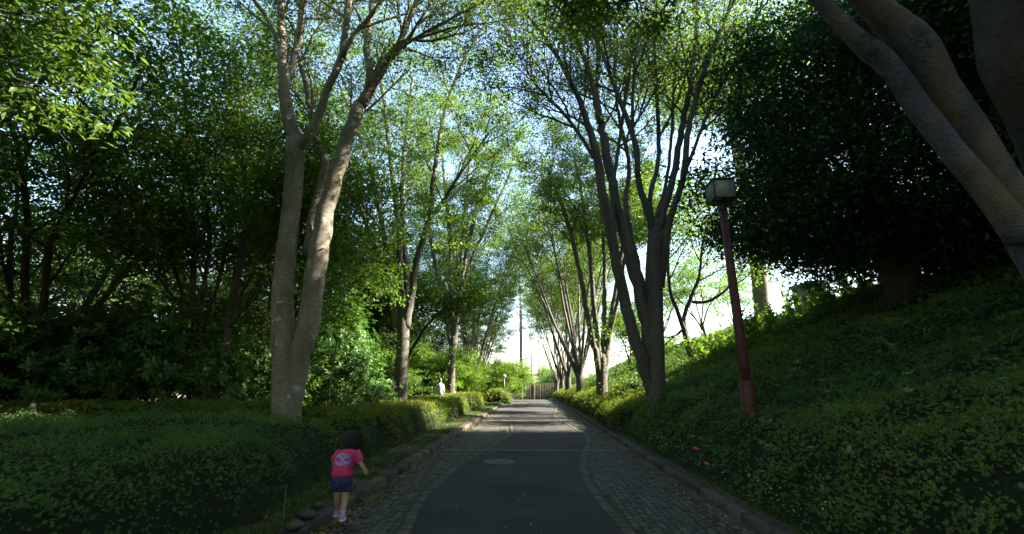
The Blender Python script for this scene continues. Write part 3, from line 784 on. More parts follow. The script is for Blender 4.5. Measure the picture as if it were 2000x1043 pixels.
G_U = 'bushy undergrowth along the wood edge'
under = [(-11.2, 17.0, 1.1), (-15.2, 12.5, 1.0), (-17, 10.5, 1.1), (-8.9, 17.6, .9), (-8.2, 19.5, .9), (-11, 16, 1.1), (-15, 14, 1.1), (-8.4, 26, .9), (-9.5, 35, .9), (-18, 12, 1.2), (-12.2, 23.5, 1.1), (-7.8, 43, .8), (-14.2, 7.0, .9), (-10.5, 31.5, 1.0), (-14.5, 30, 1.2)]
for i, (x, y, s) in enumerate(under):
    put('under', i, x, y, s, 1.7 * i, 'understory_bush', 'tall dark green bush at the foot of the wood', 'bush', G_U)

# broad-leaved bushes with whorled glossy leaves
def broad_bush(x, y, r, h, n, L, label, seed, zc=None, group='broad-leaved bushes below the wood'):
    t = thing('broadleaf_bush', label, 'bush', (x, y, float(gz(x, y))), group=group)
    T = Tree(); mb = MB()
    tips = []
    for i in range(12):
        a = rs.uniform(0, 6.28); s = rs.uniform(.2, 1.1)
        q, qr = T.branch((0, 0, 0), (math.cos(a) * s, math.sin(a) * s, 1), h * rs.uniform(.6, .95), .035, .012, 7, .02, .12)
        mb.tube(q, qr, 5, cap=False); tips.append(q)
    mb.build('stem', M['barkdark'], t, smooth=True)
    d = rnd_dir(n); d[:, 2] = np.abs(d[:, 2]) * 1.1 - .25
    rad = rs.uniform(.55, 1, n) ** .5
    lump = 1 + .18 * np.sin(d[:, 0] * 7 + seed) + .18 * np.sin(d[:, 1] * 6 + seed * 2) + .12 * np.sin(d[:, 2] * 9)
    C = nrm(d) * (rad * lump)[:, None] * np.array([r, r, h * .55]) + np.array([0, 0, h * .5])
    C = C[C[:, 2] > .15]
    B, D, N, LL, W = sprigs(C, nrm(d[:len(C)]), np.full(len(C), L), 7, ratio=.33, up=.5, jit=.5, spread=1.5)
    me = bigleaves(B, D + np.array([0, 0, -.15]), N + np.array([0, 0, .3]), LL, W, np.clip(rs.normal(.5, .2, len(B)), 0, 1), M['broad'], 'foliage')
    link('foliage', me, t)
for k, (px, D, r, h, n_, L_, lb) in enumerate([(70, 11.2, 1.7, 2.9, 560, .19, 'glossy whorled bush at the dark edge of the wood, above the small sunlit stump'),
        (215, 11.8, 1.6, 2.9, 600, .2, 'glossy bush with large whorled leaves catching the sun above the near hedge'),
        (395, 12.0, 1.5, 2.9, 560, .19, 'glossy bush with drooping leaf whorls below the leaning tree'), (310, 13.0, 1.9, 4.1, 700, .18, 'taller glossy bush behind the sunlit whorled one'),
        (480, 12.6, 1.2, 2.6, 420, .17, 'small glossy bush just left of the big forked trunk'), (645, 14.0, 1.6, 4.0, 900, .15, 'tall sunlit bush between the forked pale trunk and the dark low tree'), (700, 14.2, 1.2, 2.2, 480, .14, 'lower bush with bright leaves in front of the dark low tree'), (150, 13.2, 2.0, 4.4, 700, .18, 'highest glossy bush near the wood edge, over the stump')]):
    p = P(px, 700, D)
    broad_bush(p[0], p[1], r, h, n_, L_, lb, k)

# right side trees -----------------------------------------------------
def dark_tree(x, y, label, seed, group=None, rx=5.8, rz_=5.9, zc=5.0, n=270000, trunk=True, share=None):
    z0 = float(gz(x, y)); t = thing('evergreen_tree', label, 'tree', (x, y, z0 - .05), (seed - 1) * 1.3, group)
    if share: link('trunk', share[0], t); link('crown', share[1], t); return t, share
    T = Tree(); mb = MB()
    q, qr = T.branch((0, 0, -.1), (0, 0, 1), 6.5, .46, .3, 8, .1, .03); mb.tube(q, qr, 16, wob=.06)
    for i in range(14):
        k = 3 + i % 5; a = i * 2.4 + .6; s = 1.0
        b, br = T.branch(q[k], (math.cos(a) * s + .35, math.sin(a) * s, .5 + .1 * k), rs.uniform(3, 4.2), .12, .02, 7, .0, .1); mb.tube(b, br, 6, cap=False)
    V = np.concatenate(mb.V); wm = mk_mesh('trunk', V, faces=mb.F, smooth=True, mat=M['barkdark'])
    # crown: clusters filling a broad dome with a drooping skirt
    nc = 1500
    d = rnd_dir(nc); rr = rs.uniform(.35, 1, nc) ** .45
    lump = 1 + .10 * np.sin(d[:, 0] * 6 + 1) + .10 * np.sin(d[:, 1] * 7 + 2) + .13 * np.sin(d[:, 2] * 9 + 3 * d[:, 0]) + .06 * np.sin(d[:, 2] * 23 + 9 * d[:, 1]) + rs.uniform(-.03, .1, nc)
    C = d * (rr * lump)[:, None] * np.array([rx, 4.1, rz_]) + np.array([2.2, 0, zc])
    C[:, 2] -= .10 * np.clip(np.hypot(C[:, 0], C[:, 1]) - 2, 0, None)
    C = C[C[:, 2] > 1.75 + .11 * C[:, 1] + .3 * np.sin(C[:, 0] * 1.3 + C[:, 1]) - .12 * np.clip(C[:, 0], 0, 6)]
    m = n // len(C); B = np.repeat(C, m, 0) + rs.normal(size=(len(C) * m, 3)) * np.array([.42, .42, .26])
    D = rs.normal(size=B.shape) * np.array([1, 1, .5]) + np.array([0, 0, -.5]); N = rs.normal(size=B.shape) * .6 + np.array([0, 0, 1])
    LL = .15 * rs.uniform(.7, 1.3, len(B)); tint = np.clip(rs.normal(.45, .2, len(B)), 0, 1)
    cm = leaves(B, D, N, LL, LL * .42, tint, M['darkleaf'], 'crown')
    link('trunk', wm, t); link('crown', cm, t)
    return t, (wm, cm)
dt, share = dark_tree(10.1, 11.9, 'huge dark evergreen with a broad drooping crown on the shaded bank', 1)
G_D = 'off-frame evergreens added along the bank to block the sun'
for k, (x, y) in enumerate([(14.5, 5.2), (15.5, -3.5), (21, 1)]):  # off-frame sun blockers added and scaled up to shade the foreground
    e_, _ = dark_tree(x, y, 'off-frame dark evergreen added on the bank to keep sun off the foreground', k + 2, G_D, share=share); e_.scale = (1.1, 1.1, 1.25)

# big leaning tree at the right edge
def conv_px(pl, D0, D1):
    pts = []; rad = []
    for i, (x, y, w) in enumerate(pl):
        d = D0 + (D1 - D0) * i / (len(pl) - 1); p = P(x, y, d)
        c = 1.0 / math.sqrt(1 + ((x - 1000) / FPX) ** 2 + ((y - 521) / FPX) ** 2)
        pts.append(p); rad.append(w / FPX * np.linalg.norm(p - np.array([0, 0, CH])) * c / 2 * c ** .9)
    return pts, rad
def leaning():
    b = P(2290, 900, 5.0); org = np.array([b[0], b[1], float(gz(b[0], b[1])) - .1])
    root = thing('leaning_tree', 'big smooth grey tree leaning over the bank, its forked stems crossing the frame corner', 'tree', org)
    T = Tree()
    tp, tr = conv_px([(2270, 880, 200), (2190, 740, 170), (2100, 590, 140), (2030, 480, 124), (1985, 412, 112)], 5.0, 4.95)
    tp = [np.array([tp[0][0] + .1, tp[0][1], org[2] - .1])] + tp; tr = [tr[0] * 1.2] + tr
    q, qr = spline(tp, tr, .12); mb = MB(); mb.tube(q, qr, 28, wob=.03); mb.build('trunk', M['barkgrey'], root, smooth=True, origin=org)
    limbs = [([(2040, 490, 90), (1985, 400, 92), (1940, 330, 90), (1908, 275, 86), (1866, 210, 80), (1824, 148, 80), (1795, 102, 92), (1766, 68, 90), (1736, 38, 80), (1690, -4, 66), (1620, -70, 58), (1520, -160, 50), (1420, -250, 40)], 4.95, 4.3),
             ([(2000, 470, 84), (1950, 400, 76), (1905, 345, 68), (1868, 305, 64), (1832, 258, 62), (1788, 202, 58), (1755, 152, 54), (1724, 116, 56), (1700, 98, 58), (1670, 72, 46), (1632, 34, 42), (1594, -8, 40), (1530, -80, 34), (1430, -180, 28)], 4.85, 4.5),
             ([(2230, 760, 130), (2150, 560, 130), (2085, 380, 130), (2040, 260, 130), (2005, 180, 140), (1978, 110, 150), (1962, 30, 134), (1940, -50, 120), (1900, -170, 90)], 5.5, 5.2)]
    for i, (pl, a, b_) in enumerate(limbs):
        pts, rad = conv_px(pl, a, b_)
        d = nrm(pts[-1] - pts[-2]); e, er = T.branch(pts[-1], d, 5.0, rad[-1], .03, 7, .05, .05)
        q, qr = spline(pts + list(e[1:]), rad + list(er[1:]), .12)
        if i < 2: qr = qr * .92
        if i == 0:   # knob where an old limb was lost
            k = int(np.argmin(np.linalg.norm(q - P(1795, 102, 4.6), axis=1))); qr[k - 2:k + 3] *= 1.1
        mb = MB(); mb.tube(q, qr, 28, wob=.025); mb.build('limb', M['barkdark'] if i == 2 else M['barkgrey'], root, smooth=True, origin=org)
        kk = int(np.argmax(q[:, 2] > 6.2)); T.ramify(q[kk:], qr[kk:], 0, SP)
    T.wood('branchwork', M['barkgrey'], root, origin=org)
    link('crown', T.leafmesh(60000, .10, M['zelk'], 'crown', origin=org), root)
leaning()

# tall straight tree behind the bank
def tall():
    D = 22; b = P(1490, 610, D); org = np.array([b[0], b[1], float(gz(b[0], b[1])) - .1])
    root = thing('tall_tree', 'tall tree with a straight mottled trunk and high yellow-green crown behind the lamp post', 'tree', org)
    pts, rad = conv_px([(1492, 640, 34), (1478, 500, 30), (1452, 350, 28), (1434, 250, 26), (1424, 195, 24)], D, D)
    q, qr = spline([org] + pts, [rad[0] * 1.1] + rad, .4); mb = MB(); mb.tube(q, qr, 16, wob=.04); mb.build('trunk', M['bark'], root, smooth=True, origin=org)
    T = Tree(); top = q[-1]
    for i in range(9):
        a = i * .7; s = rs.uniform(.6, 1.5)
        b_, br = T.branch(top - np.array([0, 0, rs.uniform(0, 2)]), (math.cos(a) * s, math.sin(a) * s, .8), rs.uniform(4, 6), .12, .02, 8, .02, .08)
        T.tubes.append((b_, br, 7, 0)); T.ramify(b_, br, 0, SP2)
    T.wood('branchwork', M['barkdark'], root, origin=org)
    link('crown', T.leafmesh(36000, .15, M['young'], 'crown', origin=org, spread=.4), root)
tall()
traced_tree('crooked_tree', 'small crooked tree with bare twisting limbs on the sunlit bank left of the lamp post', 'tree', 20, (1352, 722),
    [([(1348, 690, 14), (1340, 660, 13), (1328, 620, 10), (1310, 570, 8), (1305, 510, 7), (1310, 440, 5)], 20, 19),
     ([(1340, 660, 12), (1336, 620, 10), (1350, 580, 9), (1366, 540, 7), (1372, 480, 6), (1385, 420, 4)], 20, 20.5),
     ([(1352, 590, 8), (1375, 590, 7), (1400, 580, 6), (1424, 560, 4)], 20, 19.4),
     ([(1338, 640, 7), (1320, 655, 5), (1300, 660, 4)], 20, 19.5)],
    M['barkdark'], M['young'], SP2, 14000, .13, [(1354, 728, 12), (1350, 690, 13), (1342, 660, 14)], zmin=5.5, cont=0, sides=8, spread=.3)
G_B = 'slim trees on the bank behind the path-side row'
for k, (px, py, D, s, lb) in enumerate([(1385, 690, 27, .62, 'slim upright tree behind the crooked one on the bank'), (1250, 735, 26, .5, 'small sunlit tree leaning behind the dark multi-stemmed one'), (1225, 720, 34, .6, 'small tree on the bank beyond the five-stemmed one'), (1430, 650, 33, .6, 'thin pale tree seen just left of the lamp post'), (1300, 700, 36, .7, 'light-crowned tree far back on the bank')]):
    p = P(px, py, D); put('slim', k, p[0], p[1], s * 1.6, k * 1.1, 'bank_tree', lb, 'tree', G_B)
wu, cu_ = GEN['under'][0]
cu2 = cu_.copy(); cu2.materials.clear(); cu2.materials.append(M['young'])
GEN['bright'] = [(wu, cu2)]
for k, (x, y, s, lb) in enumerate([(-5.2, 34, .8, 'bright green leafy shrub just beyond the sunlit hedge block'), (-4.6, 43.5, 1.0, 'bright yellow-green bush behind the rounded clipped bush'), (-3.9, 50, 1.05, 'bright bush where the path disappears over its crest'), (-3.6, 56.5, 1.25, 'tall bright bush beside the thick grey mast'), (-6.8, 39, 1.2, 'bright bushy tree left of the white globe lamp'), (-7.2, 29, 1.0, 'leafy bright shrub behind the rope fence')]):
    put('bright', 0, x, y, s, k * 1.4, 'sunlit_bush', lb, 'bush', 'sunlit bushes at the far left of the path')
for k, (x, y, s) in enumerate([(5, 93, 1.3), (0, 96, 1.2)]):
    put('under', k, x, y, s * 1.6, k, 'distant_bush', ('round far tree above the rusty fence, right of the field poles', 'round far tree above the rusty fence, left of the field poles')[k], 'tree')
for k, (x, y, s) in enumerate([(17, 62, .9), (9, 80, .8), (24, 75, .9)]):
    put('under', k, x, y, s * 1.6, k, 'distant_bush', ('round dark tree far behind the bank', 'domed tree beyond the crest of the path', 'low far tree behind the bank trees')[k], 'tree')

G_C = 'dark bushes along the top of the bank'
for k, (x, y, s) in enumerate([(13.6, 9.0, 1.0), (14.5, 12.0, 1.1), (12.8, 6.3, .95), (16.5, 10.5, 1.1), (13.8, 3.8, 1.0)]):
    t = put('under', k, x, y, s, k * 2.2, 'crest_bush', 'dark bush on top of the bank under the evergreens', 'bush', G_C)
# pillar with ivy, thin pole
p = P(1588, 610, 18); zb = float(gz(p[0], p[1]))
pil = thing('concrete_pillar', 'weathered concrete pillar overgrown with ivy on top of the bank', 'pillar', (p[0], p[1], zb))
pt = P(1590, 560, 18)[2] - zb
mb = MB(); mb.box((0, 0, pt / 2 - .2), (.95, .8, pt + .3), rz=.25, top=.98); mb.build('shaft', M['conc'], pil)
mb = MB(); mb.box((0, 0, pt + .0), (1.08, .92, .14), rz=.25); mb.build('cap', M['conc'], pil)
n = 2600; a = rs.uniform(-2.6, .4, n); B = np.stack([np.cos(a) * .56 + .1, np.sin(a) * .5, rs.uniform(.1, 1, n) ** 1.0 * (pt + .15)], 1)
link('ivy', leaves(B, rs.normal(size=(n, 3)) + np.array([0, 0, -.6]), np.stack([np.cos(a), np.sin(a), a * 0], 1) + rs.normal(size=(n, 3)) * .4, np.full(n, .11), np.full(n, .09), rs.uniform(.1, .8, n), M['darkleaf'], 'ivy'), pil)
def pole(name, px, py_top, py_bot, D, r, mat, label, group=None):
    a = P(px, py_bot, D); b = P(px, py_top, D); z0 = float(gz(a[0], a[1]))
    t = thing(name, label, 'pole', (a[0], a[1], z0), group=group)
    h = b[2] - z0
    mb = MB(); mb.tube([(0, 0, -.1), (0, 0, h * .5), (0, 0, h)], [r, r * .93, r * .85], 14); mb.build('shaft', mat, t, smooth=True)
    mb = MB(); mb.tube([(0, 0, h), (0, 0, h + r * .5)], [r * 1.1, r * 1.0], 14); mb.build('cap', M['darkmetal'], t)
pole('field_pole', 1655, 500, 580, 22, .12, M['polebrown'], 'thin brown pole showing under the dark evergreen crown, right of the ivy pillar')
pole('light_mast', 1018, 560, 772, 62, .23, M['pole'], 'thick pale grey mast beyond the crest of the path')
G_N = 'tall field poles beyond the crest of the path'
pole('net_pole', 1038.5, 660, 778, 58, .085, M['polebrown'], 'dark brown field pole next to the thick grey mast', G_N)
pole('net_pole', 1054, 664, 778, 58, .09, M['polebrown'], 'dark brown field pole nearest the tree row', G_N)
pole('net_pole', 1043.5, 676, 778, 72, .08, M['pole'], 'paler field pole seen between the two dark brown ones', G_N)
# far field fence
ff = thing('field_fence', 'rusty brown slatted fence across the far field beyond the crest', 'fence', (2, 82, float(gz(2, 82)) - .2))
mb = MB()
for i in range(60): mb.box((-7 + i * .3, 0, 2.0), (.07, .05, 4.2), t=rs.uniform(0, 1))
mb.build('slat_panel', M['rust'], ff)
mb = MB(); mb.box((2, .05, 4.1), (18.4, .08, .12)); mb.box((2, .05, .4), (18.4, .08, .12)); mb.build('rail', M['rust'], ff)

# ------------------------------------------------------------------ low vegetation
def heightfield_shrub(name, label, cat, x0, x1, y0, y1, hf, mat, dens, L0, group=None, kind=None, near=6.0, k=5, parent_core=True, res=.14, tintb=.45, ref=1300):
    """a shrub mass over the ground: dark inner body + leafy shoots over its surface"""
    org = np.array([(x0 + x1) / 2, (y0 + y1) / 2, float(gz((x0 + x1) / 2, (y0 + y1) / 2))])
    gx = np.arange(x0, x1 + res, res); gy = np.arange(y0, y1 + res, res)
    X, Y = np.meshgrid(gx, gy); H = hf(X, Y); Z = gz(X, Y) + H
    nx, ny = len(gx), len(gy)
    i = (np.arange(ny - 1)[:, None] * nx + np.arange(nx - 1)[None, :]).ravel()
    Q = np.stack([i, i + 1, i + nx + 1, i + nx], 1)
    keep = (H.ravel()[Q] > .03).any(1)
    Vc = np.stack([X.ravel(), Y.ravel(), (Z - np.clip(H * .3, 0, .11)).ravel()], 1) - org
    # sample
    area = (x1 - x0) * (y1 - y0)
    N_ = int(area * ref * 1.6)
    xs_ = rs.uniform(x0, x1, N_); ys_ = rs.uniform(y0, y1, N_)
    e = .05
    h = hf(xs_, ys_); z = gz(xs_, ys_) + h
    dzx = (gz(xs_ + e, ys_) + hf(xs_ + e, ys_) - z) / e; dzy = (gz(xs_, ys_ + e) + hf(xs_, ys_ + e) - z) / e
    slope = np.sqrt(1 + dzx ** 2 + dzy ** 2)
    dist = np.sqrt(xs_ ** 2 + ys_ ** 2 + (z - 1.5) ** 2)
    cn = vnoise(xs_, ys_, .17, 31) + .5 * vnoise(xs_, ys_, .08, 32)
    dn = dens(dist) * np.minimum(slope, 6) * np.clip(.95 + .85 * cn, .35, 1.7)
    ok = (h > .05) & (rs.uniform(0, ref * 1.6, N_) < dn)
    xs_, ys_, z, h, dzx, dzy, dist, sl, cn = [v[ok] for v in (xs_, ys_, z, h, dzx, dzy, dist, slope, cn)]
    Nn = nrm(np.stack([-dzx, -dzy, np.ones_like(dzx)], 1))
    dep = rs.uniform(-.10, .03, len(xs_)) + .055 * cn; dep += rs.choice([0, 1], len(xs_), p=[.92, .08]) * rs.uniform(0, .14, len(xs_))
    Pc = np.stack([xs_, ys_, z], 1) + Nn * dep[:, None]
    Pc[:, 2] -= rs.uniform(0, 1, len(xs_)) * np.clip(sl - 1.5, 0, 3) * .05
    Ls = L0 * np.maximum(1, dist / near) ** .6 * (1 + .45 * np.clip(vnoise(Pc[:, 0], Pc[:, 1], 1.3, 19), -.6, 1))
    B, D, N, LL, W = sprigs(Pc, Nn, Ls, k, ratio=.30, jit=.6, spread=.85)
    ct = np.tile(vnoise(Pc[:, 0], Pc[:, 1], .7, 5) * .2 + vnoise(Pc[:, 0], Pc[:, 1], 2.4, 8) * .22 + rs.normal(0, .17, len(Pc)), k)
    t = np.clip(tintb + ct + rs.normal(0, .1, len(B)), 0, 1)
    print(name, len(B))
    me = leaves(B - org, D, N, LL, W, t, mat, 'foliage')
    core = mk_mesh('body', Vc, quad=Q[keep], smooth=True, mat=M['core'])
    if kind == 'stuff':
        me.materials.append(M['core'])
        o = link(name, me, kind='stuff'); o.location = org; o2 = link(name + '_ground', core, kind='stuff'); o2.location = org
        return o
    t_ = thing(name, label, cat, org, group=group)
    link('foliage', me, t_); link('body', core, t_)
    return t_

def edgef(v, a, b, w):      # 0..1 plateau between a and b with rounded shoulders w
    u = np.clip(np.minimum(v - a, b - v) / w, 0, 1); return np.sqrt(np.clip(1 - (1 - u) ** 2, 0, 1))
dens = lambda d: 1150 * np.minimum(1, (5.5 / d) ** 1.35)

# near left azalea mound
def h_near(x, y):
    wob = vnoise(x, y, 1.1, 3) * .22
    f = edgef(x + wob, -11.5, -3.02 + .0 * y, .95) * edgef(y + wob, 1.0, 8.8 + .0 * x, .8)
    h = .56 + .36 * domes(x, y, 1.3, 3) + .12 * vnoise(x, y, 1.6, 4) + .06 * vnoise(x, y, .5, 6) + .03 * vnoise(x, y, .2, 9)
    return f * h
heightfield_shrub('azalea_hedge', 'large loose azalea mound in deep shade, left of the child', 'hedge', -11.3, -2.9, 2.6, 9.2, h_near, M['azalea'], dens, .024)
def h_b(x, y):
    wob = vnoise(x, y, .9, 13) * .16
    f = edgef(x + wob, -7.2, -3.25, .35) * edgef(y + wob, 10.9 - np.clip(x + 5.2, 0, 1) * 1.9, 24.5, .5)
    return f * (.68 + .10 * domes(x, y, .9, 7) + .05 * vnoise(x, y, 1.3, 14) + .04 * vnoise(x, y, .4, 16))
heightfield_shrub('clipped_hedge', 'long clipped azalea hedge along the kerb ahead of the child', 'hedge', -7.8, -2.95, 8.6, 24.8, h_b, M['hedge'], dens, .034)
def h_c(x, y):
    wob = vnoise(x, y, .9, 23) * .12
    return edgef(x + wob, -5.6, -3.15, .35) * edgef(y + wob, 25.2, 31, .5) * (.85 + .04 * vnoise(x, y, .5, 24))
heightfield_shrub('clipped_hedge', 'bright sunlit hedge block at the end of the long clipped hedge', 'hedge', -5.8, -2.9, 25, 31.2, h_c, M['hedge'], dens, .045, tintb=.6)
def h_d(x, y):
    wob = vnoise(x, y, .9, 33) * .14
    return edgef(x + wob, -12.8, -5.6, .4) * edgef(y + wob, 9.2, 10.7, .4) * (.98 + .05 * vnoise(x, y, .6, 34))
heightfield_shrub('clipped_hedge', 'low hedge block with a sunlit top below the broad-leaved bushes', 'hedge', -13, -5.3, 9.0, 11.0, h_d, M['hedge'], dens, .04, tintb=.5)
def h_e(x, y):
    return edgef(x, -3.9, -1.8, .5) * edgef(y, 37, 40, .6) * (.95 + .04 * vnoise(x, y, .5, 44))
heightfield_shrub('round_bush', 'rounded clipped bush where the path reaches its crest', 'bush', -4, -1.7, 36.8, 40.2, h_e, M['hedge'], dens, .05, tintb=.55)
# right: hedge along the foot of the bank, azaleas over the bank
def h_r(x, y):
    wob = vnoise(x, y, .9, 53) * .16
    return edgef(x + wob, 2.55, 4.6, .5) * edgef(y + wob, 13.6, 56, .6) * (.48 + .18 * domes(x, y, 1.1, 15) + .08 * vnoise(x, y, 1.5, 54) + .05 * vnoise(x, y, .5, 55))
heightfield_shrub('clipped_hedge', 'long low hedge in dappled sun along the kerb under the path-side tree row', 'hedge', 2.5, 4.9, 13.4, 56, h_r, M['hedge'], dens, .04, tintb=.55)
def h_bank(x, y):
    foot = np.clip((x - 2.62 + vnoise(x, y, .8, 63) * .12) / .7, 0, 1) ** .7
    g2 = np.where((y > 13.6) & (x < 4.3), 0, 1)
    h = .22 + .42 * domes(x, y, 1.4, 11) + .10 * domes(x, y, .5, 12) + .12 * vnoise(x, y, 1.7, 64) + .09 * vnoise(x, y, .6, 65) + .04 * vnoise(x, y, .25, 66)
    return foot * h * g2
def dens_bank(d): return 900 * np.minimum(1, (5.0 / d) ** 1.4)
heightfield_shrub('azalea_shrubbery', '', '', 2.6, 15.5, 1.5, 52, h_bank, M['azalea'], dens_bank, .030, kind='stuff', near=5.0, res=.16, ref=950)

# young bright saplings on the lit crest of the bank
for k, (px, py, D, s, lb) in enumerate([(1490, 650, 15.5, 1.0, 'bright young sapling on the bank beside the red lamp post'), (1560, 615, 16.5, .9, 'bright leafy sapling left of the ivy pillar'), (1690, 600, 16, .9, 'sunlit sapling right of the ivy pillar'), (1420, 680, 17, .8, 'sunlit shrub on the bank left of the lamp post'), (1625, 620, 15.5, .8, 'bright sprouting shrub in front of the ivy pillar'), (1525, 640, 16, .8, 'yellow-green sapling between the lamp post and the ivy pillar, lower down the slope'), (1730, 605, 16, .7, 'bright sapling close to the evergreen trunk'), (1385, 705, 18, .7, 'sunlit shrub between the crooked tree and the lamp post'), (1455, 670, 17.5, .8, 'sunlit shrub right behind the lamp post')]):
    s *= 1.35; p = P(px, py, D); t = thing('sapling', lb, 'shrub', (p[0], p[1], float(gz(p[0], p[1]))), group='bright young shrubs on the sunlit bank')
    T = Tree(); mb = MB(); C = []
    for i in range(14):
        a = rs.uniform(0, 6.28); ss = rs.uniform(.1, .9)
        q, qr = T.branch((rs.uniform(-.4, .4), rs.uniform(-.4, .4), 0), (math.cos(a) * ss, math.sin(a) * ss, 1), rs.uniform(.9, 1.5) * s, .014, .005, 6, .03, .1)
        mb.tube(q, qr, 4, cap=False); C.append(q[2:]); C.append((q[3:] + q[2:-1]) / 2)
    mb.build('stem', M['barkdark'], t)
    C = np.repeat(np.concatenate(C), 2, 0); C = C + rs.normal(size=C.shape) * .06
    B, D_, N, LL, W = sprigs(C, nrm(rs.normal(size=C.shape) + np.array([0, 0, .6])), np.full(len(C), .15), 5, ratio=.36, spread=1.3)
    link('foliage', bigleaves(B, D_, N, LL, W, rs.uniform(.2, 1, len(B)), M['young'], 'foliage'), t)

# grass, sasa blades, litter, flowers
def blades(n, xf, yf, zoff, Lr, Wr, name, mat, lean=.6, kind='stuff'):
    x = xf; y = yf; z = gz(x, y) + zoff
    D = nrm(rs.normal(size=(n, 3)) * np.array([lean, lean, .0]) + np.array([0, 0, 1])); side = nrm(np.cross(D, rnd_dir(n)))
    L = rs.uniform(*Lr, n)[:, None]; W = rs.uniform(*Wr, n)[:, None]
    B = np.stack([x, y, z], 1); H = nrm(D * np.array([1, 1, 0]) + 1e-3)
    p1 = B + D * L * .5; p2 = B + D * L * .85 + H * L * .28 + np.array([0, 0, -.10]) * L
    V = np.stack([B - side * W * .35, B + side * W * .35, p1 + side * W * .5, p1 - side * W * .5, p2], 1).reshape(-1, 3)
    k = (np.arange(n) * 5)[:, None]
    T = np.stack([k + np.array([[0, 1, 2]]), k + np.array([[0, 2, 3]]), k + np.array([[3, 2, 4]])], 1).reshape(-1, 3)
    return link(name, mk_mesh(name, V, tri=T, tint=np.repeat(rs.uniform(0, 1, n), 3), mat=mat), kind=kind)
n = 26000; y = 3.6 + rs.uniform(0, 1, n) ** 1.5 * 34; x = XL - .13 - rs.uniform(0, 1, n) ** 1.3 * .85
ok = vnoise(x, y, .5, 71) > -.25; blades(ok.sum(), x[ok], y[ok], 0, (.05, .16), (.006, .012), 'verge_grass', M['grass'])
n = 3500; y = 4.0 + rs.uniform(0, 1, n) ** 1.3 * 16; x = XL + .08 + np.abs(rs.normal(0, .12, n)); ok = vnoise(x, y, .35, 72) > .3
o = blades(ok.sum(), x[ok], y[ok], 0.07, (.03, .09), (.005, .009), 'gutter_weeds', M['grass'], lean=.9)
n = 2600; y = 4.0 + rs.uniform(0, 1, n) * 22; x = XR + .16 + np.abs(rs.normal(0, .16, n))
blades(n, x, y, 0.0, (.06, .2), (.006, .014), 'verge_grass', M['grass'], lean=.8)
n = 9000; y = rs.uniform(2.6, 16, n); x = rs.uniform(2.8, 11, n); ok = vnoise(x, y, .8, 88) + rs.normal(0, .12, n) > .52; x, y = x[ok], y[ok]; n = len(x)
blades(n, x, y, h_bank(x, y) - .08, (.15, .5), (.01, .028), 'bamboo_grass', M['azalea'], lean=1.0)
def flat_leaves(n, x, y, zoff, name, mat, L=(.03, .07), kind='stuff', t=None):
    z = np.where((x > XL) & (x < XR), zpath(y), gz(x, y)) + zoff
    D = rs.normal(size=(n, 3)) * np.array([1, 1, .25]); N = rs.normal(size=(n, 3)) * .3 + np.array([0, 0, 1]); LL = rs.uniform(*L, n)
    return link(name, leaves(np.stack([x, y, z], 1), D, N, LL, LL * .5, rs.uniform(0, 1, n) if t is None else t, mat, name, fold=.25), kind=kind)
n = 2600; y = 4 + rs.uniform(0, 1, n) ** 1.4 * 26; x = XL + .10 + np.abs(rs.normal(0, .13, n)); flat_leaves(n, x, y, .028, 'leaf_litter', M['litter'])
n = 2200; y = 4 + rs.uniform(0, 1, n) ** 1.4 * 26; x = XL - .15 - rs.uniform(0, 1.1, n); flat_leaves(n, x, y, .03, 'leaf_litter', M['litter'])
n = 700; y = 4 + rs.uniform(0, 1, n) ** 1.4 * 20; x = XR - .12 - np.abs(rs.normal(0, .22, n)); flat_leaves(n, x, y, .028, 'leaf_litter', M['litter'])
n = 420; y = 4.3 + rs.uniform(0, 1, n) ** 1.3 * 26; x = rs.uniform(-2.0, 2.1, n); flat_leaves(n, x, y, .026, 'leaf_litter', M['litter'], L=(.02, .045), t=rs.uniform(.5, 1, n))
n = 1500; y = rs.uniform(3, 16, n); x = rs.uniform(2.7, 10, n); flat_leaves(n, x, y, h_bank(x, y) + .01, 'leaf_litter', M['litter'], L=(.02, .05))
n = 500; y = rs.uniform(3.5, 9, n); x = rs.uniform(-9, -3.3, n); flat_leaves(n, x, y, h_near(x, y) + .01, 'leaf_litter', M['litter'], L=(.02, .045))
# broader-leaved weeds pushing through the azaleas
n = 420; y = 3 + rs.uniform(0, 1, n) * 12; x = 2.9 + rs.uniform(0, 1, n) ** 1.3 * 6.5
Pc = np.stack([x, y, gz(x, y) + h_bank(x, y) + rs.uniform(-.02, .07, n)], 1)
B, D, N, LL, W = sprigs(Pc, np.tile([-.25, -.2, 1.], (n, 1)), rs.uniform(.05, .11, n), 6, ratio=.42, jit=.5, spread=1.3)
link('weeds', bigleaves(B, D, N, LL, W, rs.uniform(0, .8, len(B)), M['azalea'], 'weeds'), kind='stuff')
# white specks of flowers low on the right verge
n = 150; y = rs.uniform(4.5, 11, n); x = 2.62 + np.abs(rs.normal(0, .14, n))
z = gz(x, y) + rs.uniform(.05, .35, n)
link('wildflowers', leaves(np.stack([x, y, z], 1), rs.normal(size=(n, 3)), rs.normal(size=(n, 3)), np.full(n, .016), np.full(n, .014), rs.uniform(0, 1, n), M['whitepetal'], 'wildflowers'), kind='stuff')
